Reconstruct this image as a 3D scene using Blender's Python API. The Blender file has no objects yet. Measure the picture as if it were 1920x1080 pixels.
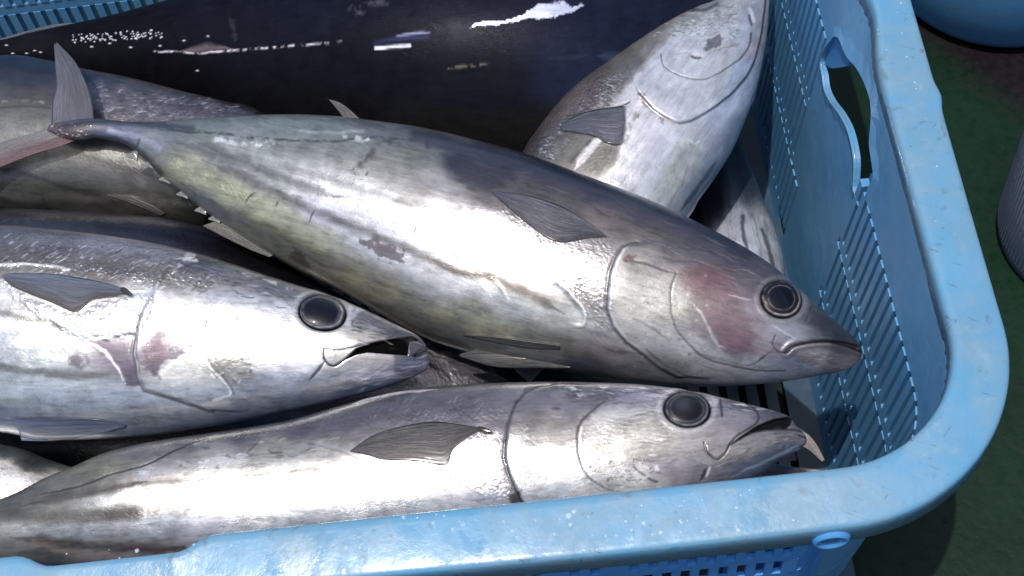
import bpy, math, random
import numpy as np
from mathutils import Vector, geometry
from mathutils import Matrix
random.seed(4); rng = np.random.default_rng(7)
S = bpy.context.scene
C = S.collection
rad = math.radians

# ---------------------------------------------------------------- camera, sky, sun, exposure
PITCH, YAW, ROLL = rad(59.235), rad(-4.21), rad(-10.01)
CAM = np.array([-0.275, -0.367, 0.909]); FP = 2600.0
_f = np.array([math.sin(YAW)*math.cos(PITCH), math.cos(YAW)*math.cos(PITCH), -math.sin(PITCH)])
_r0 = np.array([math.cos(YAW), -math.sin(YAW), 0.0]); _u0 = np.cross(_r0, _f)
_r = _r0*math.cos(ROLL)+_u0*math.sin(ROLL); _u = -_r0*math.sin(ROLL)+_u0*math.cos(ROLL)
cam = bpy.data.objects.new('camera', bpy.data.cameras.new('camera')); C.objects.link(cam)
cam.matrix_world = Matrix(((_r[0], _u[0], -_f[0], CAM[0]), (_r[1], _u[1], -_f[1], CAM[1]), (_r[2], _u[2], -_f[2], CAM[2]), (0, 0, 0, 1)))
cam.data.sensor_width = 36; cam.data.lens = 36*FP/1920; cam.data.clip_start = 0.01; cam.data.clip_end = 200
S.camera = cam
SUN = Vector((-0.12, -0.12, 0.98)).normalized()          # direction towards the sun
w = bpy.data.worlds.new('World'); S.world = w; w.use_nodes = True
nt = w.node_tree; bg = nt.nodes['Background']; sky = nt.nodes.new('ShaderNodeTexSky')
sky.sky_type = 'NISHITA'; sky.sun_disc = False
sky.sun_elevation = math.asin(SUN.z); sky.sun_rotation = math.atan2(SUN.x, SUN.y)
sky.air_density = 0.8; sky.dust_density = 3.0; sky.ozone_density = 1.0
nt.links.new(sky.outputs[0], bg.inputs[0]); bg.inputs[1].default_value = 0.15
sl = bpy.data.lights.new('sun', 'SUN'); sl.energy = 2.8; sl.angle = rad(0.6); sl.color = (1.0, 0.975, 0.94)
so = bpy.data.objects.new('sun', sl); C.objects.link(so); so.rotation_euler = SUN.to_track_quat('Z', 'Y').to_euler()
S.view_settings.view_transform = 'Standard'; S.view_settings.look = 'None'
S.view_settings.exposure = 0.32; S.view_settings.gamma = 1.0

# ---------------------------------------------------------------- helpers
def ray(px, py):
    px = np.asarray(px, float)[..., None]; py = np.asarray(py, float)[..., None]
    return _f*FP + _r*(px-960) - _u*(py-540)
def on_plane(px, py, o, n):
    d = ray(px, py); o = np.asarray(o, float); n = np.asarray(n, float)
    t = ((o-CAM)@n)/(d@n)
    return CAM + d*t[..., None]
def at_z(px, py, z): return on_plane(px, py, (0, 0, z), (0, 0, 1))
def project(P):
    v = P-CAM; z = v@_f
    return 960+FP*(v@_r)/z, 540-FP*(v@_u)/z
def lin(h):
    h = h.lstrip('#'); c = np.array([int(h[i:i+2], 16) for i in (0, 2, 4)])/255.0
    return np.where(c <= .04045, c/12.92, ((c+.055)/1.055)**2.4)
def sst(a, b, x):
    t = np.clip((x-a)/(b-a), 0, 1); return t*t*(3-2*t)
def vnoise(x, y, seed=0):
    xi = np.floor(x).astype(np.int64); yi = np.floor(y).astype(np.int64); fx = x-xi; fy = y-yi
    def h(a, b):
        n = (a*374761393+b*668265263+seed*1442695041) & 0xffffffff
        n = ((n ^ (n >> 13))*1274126177) & 0xffffffff
        return ((n ^ (n >> 16)) & 0xffff)/65535.0
    u = fx*fx*(3-2*fx); v = fy*fy*(3-2*fy)
    return (h(xi, yi)*(1-u)+h(xi+1, yi)*u)*(1-v)+(h(xi, yi+1)*(1-u)+h(xi+1, yi+1)*u)*v
def fbm(x, y, o=4, seed=0):
    s = 0; a = .5; t = 0
    for i in range(o):
        s = s+a*vnoise(x*2**i, y*2**i, seed+i*17); t += a; a *= .55
    return s/t*2-1
def dist_line(X, Y, pts):
    D = np.full(X.shape, 1e9); T = np.zeros(X.shape)
    pts = np.array(pts, float); L = np.hypot(*np.diff(pts, axis=0).T); cum = np.concatenate([[0], np.cumsum(L)]); tot = cum[-1]
    for i in range(len(pts)-1):
        a = pts[i]; b = pts[i+1]; d = b-a
        t = np.clip(((X-a[0])*d[0]+(Y-a[1])*d[1])/(d@d+1e-9), 0, 1)
        q = np.hypot(X-a[0]-t*d[0], Y-a[1]-t*d[1]); m = q < D
        D[m] = q[m]; T[m] = ((cum[i]+t*L[i])/tot)[m]
    return D, T
def sdf(X, Y, poly):
    D, _ = dist_line(X, Y, list(poly)+[poly[0]])
    ins = np.zeros(X.shape, bool); n = len(poly)
    for i in range(n):
        (x1, y1), (x2, y2) = poly[i], poly[(i+1) % n]
        if y1 == y2: continue
        c = ((y1 > Y) != (y2 > Y)) & (X < (x2-x1)*(Y-y1)/(y2-y1)+x1)
        ins ^= c
    return np.where(ins, -D, D)
def smooth(pts, n=40):
    """Catmull-Rom resampling of a polyline"""
    p = np.array(pts, float)
    if len(p) < 3: t = np.linspace(0, 1, n)[:, None]; return p[0]*(1-t)+p[-1]*t
    d = np.concatenate([[0], np.cumsum(np.sqrt(np.linalg.norm(np.diff(p, axis=0), axis=1)))])
    q = np.vstack([2*p[0]-p[1], p, 2*p[-1]-p[-2]]); out = []
    for u in np.linspace(0, d[-1], n):
        i = min(np.searchsorted(d, u, side='right')-1, len(p)-2); t = (u-d[i])/(d[i+1]-d[i])
        a, b, c, e = q[i], q[i+1], q[i+2], q[i+3]
        out.append(.5*((2*b)+(-a+c)*t+(2*a-5*b+4*c-e)*t*t+(-a+3*b-3*c+e)*t**3))
    return np.array(out)
def mesh_np(name, V, F, mat=None, parent=None, attrs=None, smooth_=True, origin=None):
    V = np.asarray(V, float); org = np.zeros(3) if origin is None else np.asarray(origin)
    me = bpy.data.meshes.new(name)
    if isinstance(F, np.ndarray):
        me.vertices.add(len(V)); me.vertices.foreach_set('co', (V-org).astype(np.float32).ravel())
        k = F.shape[1]; me.loops.add(F.size); me.polygons.add(len(F))
        me.loops.foreach_set('vertex_index', F.astype(np.int32).ravel())
        me.polygons.foreach_set('loop_start', (np.arange(len(F))*k).astype(np.int32))
        me.update(calc_edges=True)
    else:
        me.from_pydata([tuple(p) for p in (V-org)], [], F); me.update()
    if attrs:
        for k, (ty, a) in attrs.items():
            at = me.attributes.new(k, ty, 'POINT'); at.data.foreach_set('color' if ty == 'FLOAT_COLOR' else 'vector', a.astype(np.float32).ravel())
    if smooth_: me.polygons.foreach_set('use_smooth', [True]*len(me.polygons))
    if mat: me.materials.append(mat)
    o = bpy.data.objects.new(name, me); C.objects.link(o)
    if parent is not None:
        o.parent = parent
    return o
def grid_faces(n, m, wrap=False):
    i = np.arange(n-1)[:, None]; j = np.arange(m if wrap else m-1)[None, :]; j2 = (j+1) % m
    return np.stack([i*m+j+0*j2, i*m+j2, (i+1)*m+j2, (i+1)*m+j], -1).reshape(-1, 4)
def empty(name, loc, label, cat, group=None):
    o = bpy.data.objects.new(name, None); C.objects.link(o); o.location = loc; o.empty_display_size = .05
    o['label'] = label; o['category'] = cat
    if group: o['group'] = group
    return o
# ---------------------------------------------------------------- materials
class NT:
    def __init__(s, name):
        s.m = bpy.data.materials.new(name); s.m.use_nodes = True; s.t = s.m.node_tree
        s.p = s.t.nodes['Principled BSDF']; s.out = s.t.nodes['Material Output']
    def n(s, ty, **k):
        a = s.t.nodes.new(ty)
        for q, v in k.items():
            if q.startswith('i_'):
                key = q[2:]; key = int(key) if key.isdigit() else key.replace('_', ' ')
                a.inputs[key].default_value = v
            else: setattr(a, q, v)
        return a
    def l(s, a, b): s.t.links.new(a, b)
    def noise(s, vec, sc, det=4, rough=.55, dist=0):
        a = s.n('ShaderNodeTexNoise'); a.inputs['Scale'].default_value = sc; a.inputs['Detail'].default_value = det
        a.inputs['Roughness'].default_value = rough; a.inputs['Distortion'].default_value = dist
        if vec is not None: s.l(vec, a.inputs['Vector'])
        return a.outputs['Fac']
    def mapv(s, vec, sc, rot=(0, 0, 0)):
        a = s.n('ShaderNodeMapping'); a.inputs['Scale'].default_value = sc; a.inputs['Rotation'].default_value = rot
        s.l(vec, a.inputs['Vector']); return a.outputs[0]
    def math(s, op, a, b=None, c=None, clamp=False):
        x = s.n('ShaderNodeMath', operation=op, use_clamp=clamp)
        for i, v in enumerate((a, b, c)):
            if v is None: continue
            if isinstance(v, (int, float)): x.inputs[i].default_value = v
            else: s.l(v, x.inputs[i])
        return x.outputs[0]
    def rng(s, v, a, b, c=0, d=1):
        x = s.n('ShaderNodeMapRange'); x.interpolation_type = 'SMOOTHSTEP'; s.l(v, x.inputs[0])
        for i, q in enumerate((a, b, c, d)): x.inputs[i+1].default_value = q
        return x.outputs[0]
    def mix(s, f, a, b, mode='MIX'):
        x = s.n('ShaderNodeMix', data_type='RGBA', blend_type=mode)
        for i, v in ((0, f), (6, a), (7, b)):
            if isinstance(v, (int, float)): x.inputs[i].default_value = v
            elif isinstance(v, (tuple, list, np.ndarray)): x.inputs[i].default_value = (*list(v)[:3], 1)
            else: s.l(v, x.inputs[i])
        return x.outputs[2]
    def bump(s, h, strength, dist, prev=None):
        b = s.n('ShaderNodeBump'); b.inputs['Strength'].default_value = strength; b.inputs['Distance'].default_value = dist
        s.l(h, b.inputs['Height'])
        if prev is not None: s.l(prev, b.inputs['Normal'])
        return b.outputs[0]
    def set(s, **k):
        for q, v in k.items():
            i = s.p.inputs[q.replace('_', ' ')]
            if isinstance(v, (int, float, tuple)): i.default_value = v if not isinstance(v, tuple) or len(v) == 4 or q.endswith('Radius') else (*v, 1)
            else: s.l(v, i)

def skin_material():
    M = NT('wet_fish_skin')
    col = M.n('ShaderNodeAttribute', attribute_name='col').outputs['Color']
    prm = M.n('ShaderNodeSeparateColor'); pa = M.n('ShaderNodeAttribute', attribute_name='prm'); M.l(pa.outputs['Color'], prm.inputs[0])
    lc = M.n('ShaderNodeAttribute', attribute_name='lc').outputs['Vector']
    streak = M.noise(M.mapv(lc, (30, 260, 260), (0, 0, 0)), 1.0, 5, .6, .6)
    fine = M.noise(lc, 520, 4, .65)
    mott = M.noise(lc, 60, 5, .6, .4)
    v = M.math('ADD', M.math('MULTIPLY', M.rng(streak, .3, .7), .22), M.math('MULTIPLY', M.rng(mott, .3, .7), .22))
    v = M.math('ADD', v, M.math('ADD', M.math('MULTIPLY', fine, .14), .71))
    hair = M.noise(M.mapv(lc, (45, 900, 900)), 1.0, 4, .6, .9)
    v = M.math('ADD', v, M.math('MULTIPLY', M.math('SUBTRACT', M.rng(hair, .36, .62), .6), .12))
    spk = M.rng(M.noise(lc, 900, 3, .7), .60, .70); v = M.math('SUBTRACT', v, M.math('MULTIPLY', spk, .16))
    rt = M.noise(M.mapv(lc, (70, 190, 190), (0, 0, .35)), 1.0, 3, .6, 1.6)
    rt = M.math('ABSOLUTE', M.math('SUBTRACT', rt, .5)); rt = M.rng(rt, 0.0, .045, 1, 0)
    rm = M.rng(M.noise(lc, 17, 3, .6), .45, .62); rt = M.math('MULTIPLY', rt, rm)
    v = M.math('ADD', v, M.math('MULTIPLY', rt, M.math('SUBTRACT', M.math('MULTIPLY', M.noise(lc, 60, 2), 1.9), .98)))
    vv = M.n('ShaderNodeCombineXYZ')
    for i in range(3): M.l(v, vv.inputs[i])
    c = M.mix(1.0, col, vv.outputs[0], 'MULTIPLY')
    # faint violet / green sheen of tarnished skin
    c = M.mix(M.math('MULTIPLY', M.rng(M.noise(lc, 22, 3), .5, .7), .22), c, M.mix(1.0, c, (1.0, .88, 1.06), 'MULTIPLY'))
    rg = M.math('ADD', prm.outputs[0], M.math('MULTIPLY', M.math('SUBTRACT', mott, .5), .30), clamp=True)
    # scale pattern
    vo = M.n('ShaderNodeTexVoronoi'); vo.inputs['Scale'].default_value = 330; M.l(M.mapv(lc, (1, 1.3, 1)), vo.inputs['Vector'])
    scales = M.math('MULTIPLY', vo.outputs['Distance'], prm.outputs[2])
    wr = M.n('ShaderNodeTexWave', wave_type='BANDS', bands_direction='DIAGONAL'); wr.inputs['Scale'].default_value = 95; wr.inputs['Distortion'].default_value = 9
    wr.inputs['Detail'].default_value = 3; wr.inputs['Detail Scale'].default_value = 1.2; M.l(lc, wr.inputs['Vector'])
    wrk = M.math('MULTIPLY', wr.outputs['Fac'], prm.outputs[2])
    h = M.math('ADD', M.math('ADD', M.math('MULTIPLY', streak, .5), M.math('MULTIPLY', rt, 1.0)), M.math('MULTIPLY', fine, .25))
    n1 = M.bump(h, .13, .0009)
    n2 = M.bump(M.math('ADD', scales, M.math('MULTIPLY', wrk, .6)), .55, .001, n1)
    n3 = M.bump(M.noise(lc, 38, 3, .5), .12, .003, n2)
    M.set(Base_Color=c, Metallic=prm.outputs[1], Roughness=rg, Normal=n3, Coat_Weight=M.math('MULTIPLY', pa.outputs['Alpha'], M.math('MINIMUM', M.math('MULTIPLY', prm.outputs[1], 2.5), .75)), Coat_Roughness=.07, Specular_IOR_Level=M.math('MULTIPLY', pa.outputs['Alpha'], .5))
    cn = M.bump(M.noise(M.mapv(lc, (1, 1.8, 1)), 210, 4, .7), .22, .0011); M.l(cn, M.p.inputs['Coat Normal'])
    return M.m
SKIN = skin_material()
def fin_material():
    M = NT('wet_fin'); col = M.n('ShaderNodeAttribute', attribute_name='col').outputs['Color']
    lc = M.n('ShaderNodeAttribute', attribute_name='lc').outputs['Vector']
    ra = M.noise(M.mapv(lc, (1.5, 60, 1)), 1, 4, .6)
    M.set(Base_Color=M.mix(M.rng(ra, .35, .65), col, M.mix(1., col, (.62, .62, .64), 'MULTIPLY')), Metallic=.15, Roughness=.38, Coat_Weight=.4, Coat_Roughness=.14,
          Normal=M.bump(ra, .5, .0012), Alpha=pa_alpha(M))
    return M.m
def pa_alpha(M):
    a = M.n('ShaderNodeAttribute', attribute_name='col'); return a.outputs['Alpha']
FIN = fin_material()
def eye_material():
    M = NT('wet_eye'); col = M.n('ShaderNodeAttribute', attribute_name='col').outputs['Color']
    M.set(Base_Color=col, Metallic=.1, Roughness=.3, Coat_Weight=.5, Coat_Roughness=.03, Specular_IOR_Level=.1); return M.m
EYE = eye_material()

def plastic(name, base, grime, gcol, scuff=1.0, rough=.38, wet=0, trans=.22):
    M = NT(name); tc = M.n('ShaderNodeTexCoord').outputs['Object']
    big = M.noise(tc, 9, 5, .6, .3); med = M.noise(tc, 42, 5, .65, .5); fine = M.noise(tc, 300, 3)
    f = M.math('MULTIPLY', M.rng(M.math('ADD', M.math('MULTIPLY', big, .6), M.math('MULTIPLY', med, .4)), .38, .62), grime)
    c = M.mix(f, base, gcol)
    c = M.mix(M.math('MULTIPLY', M.rng(med, .58, .78), .10*scuff), c, (.50, .62, .68))
    # dark scratches: stretched noise thresholded, two directions
    sA = M.rng(M.noise(M.mapv(M.mapv(tc, (1, 1, 1), (0, 0, .5)), (38, 330, 60)), 1, 3, .5, .8), .675, .74)
    sB = M.rng(M.noise(M.mapv(M.mapv(tc, (1, 1, 1), (0, 0, -.75)), (42, 330, 60)), 1, 3, .5, .8), .69, .76)
    blot = M.rng(M.noise(tc, 70, 3, .5, .4), .62, .72)
    sc = M.math('MULTIPLY', M.math('ADD', M.math('ADD', sA, sB), M.math('MULTIPLY', blot, .6)), .42*scuff, clamp=True)
    c = M.mix(sc, c, (.06, .085, .08))
    red = M.rng(M.noise(tc, 130, 1), .80, .81)
    c = M.mix(M.math('MULTIPLY', red, .6), c, (.16, .03, .03))
    rg = M.math('ADD', M.math('MULTIPLY', M.rng(med, .35, .65), .22), rough-.1)
    if wet: rg = M.math('SUBTRACT', rg, M.math('MULTIPLY', M.rng(M.noise(tc, 16, 4, .6, .5), .48, .62), .22*wet), clamp=True)
    nb = M.bump(M.math('ADD', med, M.math('MULTIPLY', fine, .35)), .22, .0015)
    M.set(Base_Color=c, Roughness=rg, Normal=nb, Specular_IOR_Level=.5)
    if wet:
        wm = M.rng(M.noise(tc, 34, 5, .65, .6), .50, .56)
        M.l(M.math('MULTIPLY', wm, .75), M.p.inputs['Coat Weight']); M.p.inputs['Coat Roughness'].default_value = .15
        M.l(M.bump(M.noise(tc, 150, 4, .6, .4), .16, .001), M.p.inputs['Coat Normal'])
    tr = M.n('ShaderNodeBsdfTranslucent'); M.l(c, tr.inputs[0]); mx = M.n('ShaderNodeMixShader'); mx.inputs[0].default_value = trans
    M.l(M.p.outputs[0], mx.inputs[1]); M.l(tr.outputs[0], mx.inputs[2]); M.l(mx.outputs[0], M.out.inputs[0])
    return M.m
BLUE = (.085, .35, .72)
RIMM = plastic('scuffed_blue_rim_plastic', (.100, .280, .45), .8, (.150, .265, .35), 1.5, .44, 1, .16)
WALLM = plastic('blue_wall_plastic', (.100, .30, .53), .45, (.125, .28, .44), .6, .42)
SKIRTM = plastic('clean_lit_blue_plastic', (.11, .42, .84), .2, (.12, .40, .74), .35, .36, 0, .45)  # little grime; base brightened to stand for light coming through the skirt
TABM = plastic('bright_blue_plastic', (.11, .36, .64), .0, BLUE, .1, .4, 0, .6)  # base brightened to stand for sun on the tab
FLOORM = plastic('shade_dark_blue_floor_plastic', (.030, .070, .115), .6, (.03, .05, .07), 1.0, .4)  # base darkened to stand for the shade at the basket bottom, with some grime

# ---------------------------------------------------------------- ground
GZ = -0.42
def ground():
    M = NT('green_deck_paint'); tc = M.n('ShaderNodeTexCoord').outputs['Object']
    a = M.noise(tc, 7, 6, .6, .5); b = M.noise(tc, 90, 4, .6); d = M.noise(tc, 260, 2)
    c = M.mix(M.rng(a, .35, .65), (.0016, .0120, .0056), (.0024, .0165, .0072))
    c = M.mix(M.math('MULTIPLY', M.rng(b, .55, .7), .4), c, (.002, .006, .005))
    sp = M.math('MULTIPLY', M.rng(d, .745, .77), M.rng(M.noise(tc, 14, 2), .45, .6))
    c = M.mix(sp, c, (.07, .09, .055))
    # maroon area of the deck, a soft diagonal boundary
    sx = M.n('ShaderNodeSeparateXYZ'); M.l(tc, sx.inputs[0])
    q = M.math('ADD', sx.outputs[0], M.math('MULTIPLY', M.math('SUBTRACT', a, .5), .10))
    q = M.math('ADD', q, M.math('MULTIPLY', sx.outputs[1], .75))
    c = M.mix(M.rng(q, MQ, MQ+.07), c, (.0060, .0040, .0055))
    M.set(Base_Color=c, Roughness=M.rng(b, .3, .7, .35, .6), Normal=M.bump(b, .3, .002), Specular_IOR_Level=.15)
    v = 30
    o = mesh_np('ground', [(-v, -v, GZ), (v, -v, GZ), (v, v, GZ), (-v, v, GZ)], [(0, 1, 2, 3)], M.m)
    o['kind'] = 'structure'; o['label'] = 'dark green painted floor with pale specks and a maroon area'
_g = [at_z(*q, GZ) for q in ((1780, 89), (1847, 209), (1891, 275))]
MQ = float(np.mean([p[0]+.75*p[1] for p in _g]))-.01
ground()

# ---------------------------------------------------------------- the basket
X0, Y1, RI, TAP, DEP, T = -1.10, 0.73, 0.10, 0.087, 0.40, 0.006
basket = empty('plastic_basket', (-.55, .365, -.41), 'large sky blue slotted plastic fish basket with worn rim, holding the tunas', 'basket')
BO = np.array(basket.location)
# perimeter: starts at the back-right corner's end, runs down the right wall (x=0), round the front-right corner, along the front, and so on
_segs = [('L', (0, Y1-RI), (0, RI)), ('A', (-RI, RI), 0, -90), ('L', (-RI, 0), (X0+RI, 0)), ('A', (X0+RI, RI), -90, -180),
         ('L', (X0, RI), (X0, Y1-RI)), ('A', (X0+RI, Y1-RI), 180, 90), ('L', (X0+RI, Y1), (-RI, Y1)), ('A', (-RI, Y1-RI), 90, 0)]
_len = [math.dist(s[1], s[2]) if s[0] == 'L' else RI*math.pi/2 for s in _segs]
_cum = np.concatenate([[0], np.cumsum(_len)]); PER = _cum[-1]
def peri(s, off):
    """perimeter point at arc length s, pushed outward by off; returns x, y, outward normal"""
    s = s % PER; i = min(int(np.searchsorted(_cum, s, side='right')-1), 7); t = (s-_cum[i])/_len[i]; g = _segs[i]
    if g[0] == 'L':
        a = np.array(g[1], float); b = np.array(g[2], float); p = a+(b-a)*t; d = (b-a)/np.linalg.norm(b-a); n = np.array([-d[1], d[0]])
        return p+n*off, n
    an = rad(g[2]+(g[3]-g[2])*t); n = np.array([math.cos(an), math.sin(an)])
    return np.array(g[1])+n*(RI+off), n
sR = lambda y: (Y1-RI)-y                       # s of a point on the right wall
sF = lambda x: _cum[2]+(-RI-x)                 # s on the front wall
sB = lambda x: _cum[6]+(x-(X0+RI))             # s on the back wall
def bulge(s, d):
    """outward bulge of the inner edge over each handle"""
    b = .0095*math.exp(-((s-sR(.405))/.042)**2)
    x = s-sF(-.612); b += .0105*float(sst(.072, .045, np.array(abs(x))))
    return b*math.exp(-(d/.06)**2)
def wallpt(s, d, depth=0.0):
    """inner wall surface; depth = distance outward from it"""
    off = -TAP*d+bulge(s, d)+depth
    p, n = peri(s, off); return (p[0], p[1], -d)
def block(s0, s1, d0, d1, i0=0.0, i1=T, ds=.02, dd=None):
    """curved slab of the wall: grid of inner + outer face, closed"""
    n = max(2, int(math.ceil(abs(s1-s0)/ds))+1); m = max(2, int(math.ceil((d1-d0)/(dd or 9)))+1)
    V = []; F = []
    for k, dep in enumerate((i0, i1)):
        for a in np.linspace(s0, s1, n):
            for b in np.linspace(d0, d1, m): V.append(wallpt(a, b, dep))
    q = n*m
    for a in range(n-1):
        for b in range(m-1):
            i = a*m+b; F += [(i, i+1, i+m+1, i+m), (q+i, q+i+m, q+i+m+1, q+i+1)]
    for a in range(n-1):
        for b in (0, m-1):
            i = a*m+b; f = (i, i+m, q+i+m, q+i); F.append(f if b == 0 else f[::-1])
    for b in range(m-1):
        for a in (0, n-1):
            i = a*m+b; f = (i, q+i, q+i+1, i+1); F.append(f if a == 0 else f[::-1])
    return V, F
class Acc:
    def __init__(s): s.V = []; s.F = []
    def add(s, vf):
        b = len(s.V); s.V += list(vf[0]); s.F += [tuple(i+b for i in f) for f in vf[1]]
    def make(s, name, mat, parent, smooth_=False):
        V = np.array(s.V)-BO; return mesh_np(name, V, s.F, mat, parent, smooth_=smooth_)
def bpart(name, vf, mat, smooth_=False):
    return mesh_np(name, np.array(vf[0])-BO, vf[1], mat, basket, smooth_=smooth_)
# --- rim, an inverted trough swept round
prof = [(.0, -.020), (0, -.004), (.0012, -.0012), (.004, 0), (.008, -.0003), (.016, -.0011), (.028, -.0027), (.0365, -.0040), (.0394, -.0046), (.0412, -.0056), (.0421, -.0075), (.0424, -.0105), (.0432, -.029),
        (.0400, -.0295), (.0385, -.012), (.034, -.0092), (.020, -.0060), (.012, -.0046), (.0050, -.0052), (.0030, -.020)]
ss = np.unique(np.concatenate([np.arange(0, PER, .006), [PER]]))
V = []
for s in ss[:-1]:
    for o, z in prof:
        b = bulge(s, max(0, -z))*max(0, 1-o/.03)
        k = 1.0
        if o > .02:     # nick in the outer edge of the right rim and slight waviness
            k = 1+.0
            o2 = o+.0016*math.sin(s*9)+.0028*math.exp(-((s-sR(.312))/.010)**2)*(o > .035)
        else: o2 = o
        p, n = peri(s, o2+b-TAP*max(0, -z)*(o < .004)); V.append((p[0], p[1], z+.0007*math.sin(s*13+o*40)))
n = len(ss)-1; m = len(prof); F = [(i*m+j, ((i+1) % n)*m+j, ((i+1) % n)*m+(j+1) % m, i*m+(j+1) % m) for i in range(n) for j in range(m)]
rim = bpart('rim', (V, F), RIMM, True)
rim['label'] = 'wide flat scuffed light blue rim with rolled outer lip'
# --- rows of slots
ROWS = [(.102, .190), (.202, .279), (.290, .368)]; PITCH_ = .0138; RW = .0082
bands = Acc(); rest = Acc(); nrib = 0; rest_front = []
def rib_run(s0, s1, row, visible, first_solid=True):
    """ribs between slots on s0..s1 of one row"""
    global nrib
    k = int(round((s1-s0)/PITCH_)); step = (s1-s0)/k
    for i in range(k):
        c = s0+(i+.5)*step
        vf = block(c-RW/2, c+RW/2, row[0], row[1], -.0014, T+.0022, ds=.02)
        if visible: bpart('slat', vf, WALLM); nrib += 1
        else: rest.add(vf)
# solid ring under the rim except the handle panel
hy0, hy1 = .240, .490
bands.add(block(sR(hy0), sF(-.12), .018, ROWS[0][0], .0, T, .012, .02))
bands.add(block(sF(X0+RI), PER+sR(hy1), .018, ROWS[0][0], .0, T, .012, .02))
for a, b in ((.018, .0265), (.0625, .0735), (.098, ROWS[0][0])): bands.add(block(sF(-.12), sF(X0+RI), a, b, .0, T, .012))
for k in range(int((.98-.12-.10)/.0136)):           # slots of the inner front wall, in line with the outer ones
    for a, b in ((.0265, .0625), (.0735, .098)): rest_front.append((sF(-.12)+k*.0136, a, b))
for a, b in ((ROWS[0][1], ROWS[1][0]), (ROWS[1][1], ROWS[2][0]), (ROWS[2][1], DEP+.004)):
    bands.add(block(sR(.300), PER+sR(.460), a, b, -.0006, T+.002, .012))
# panels with slots: right wall far part, right wall near part + corner, front, back
for ri, row in enumerate(ROWS):
    ya = (.460, .460, .425)[ri]
    rib_run(0, sR(ya), row, True)
    rib_run(sR(.306), sF(-.15), row, True)
    if ri == 2: rib_run(sF(-.15), sF(X0+RI), row, False)
    else:                                          # unseen inner ribs left out so the outer holes darken, sparse posts kept
        for q in np.arange(sF(-.16), sF(X0+RI), .11): rest.add(block(q, q+.008, row[0], row[1], 0, T, .02))
    rib_run(_cum[3], _cum[5], row, False)
    rib_run(_cum[5], sB(-.70), row, ri == 1)
    rib_run(sB(-.70), _cum[7], row, False)
    rib_run(_cum[7], PER, row, False)
for c_, a, b in rest_front: rest.add(block(c_, c_+.0052, a, b, 0, T, .02))
bands.make('wall_band', WALLM, basket)
rest.make('slat_rows', WALLM, basket)['kind'] = 'stuff'
# solid web closing the grooves of the right wall and corner from outside
for row in ROWS:
    ya_ = .460 if row[0] < .28 else .425
    bpart('wall_web', block(0, sR(ya_), row[0]-.003, row[1]+.003, T+.0018, T+.0034, .02), WALLM)
    bpart('wall_web', block(sR(.306), sF(-.15), row[0]-.003, row[1]+.003, T+.0018, T+.0034, .012), WALLM)
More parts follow.
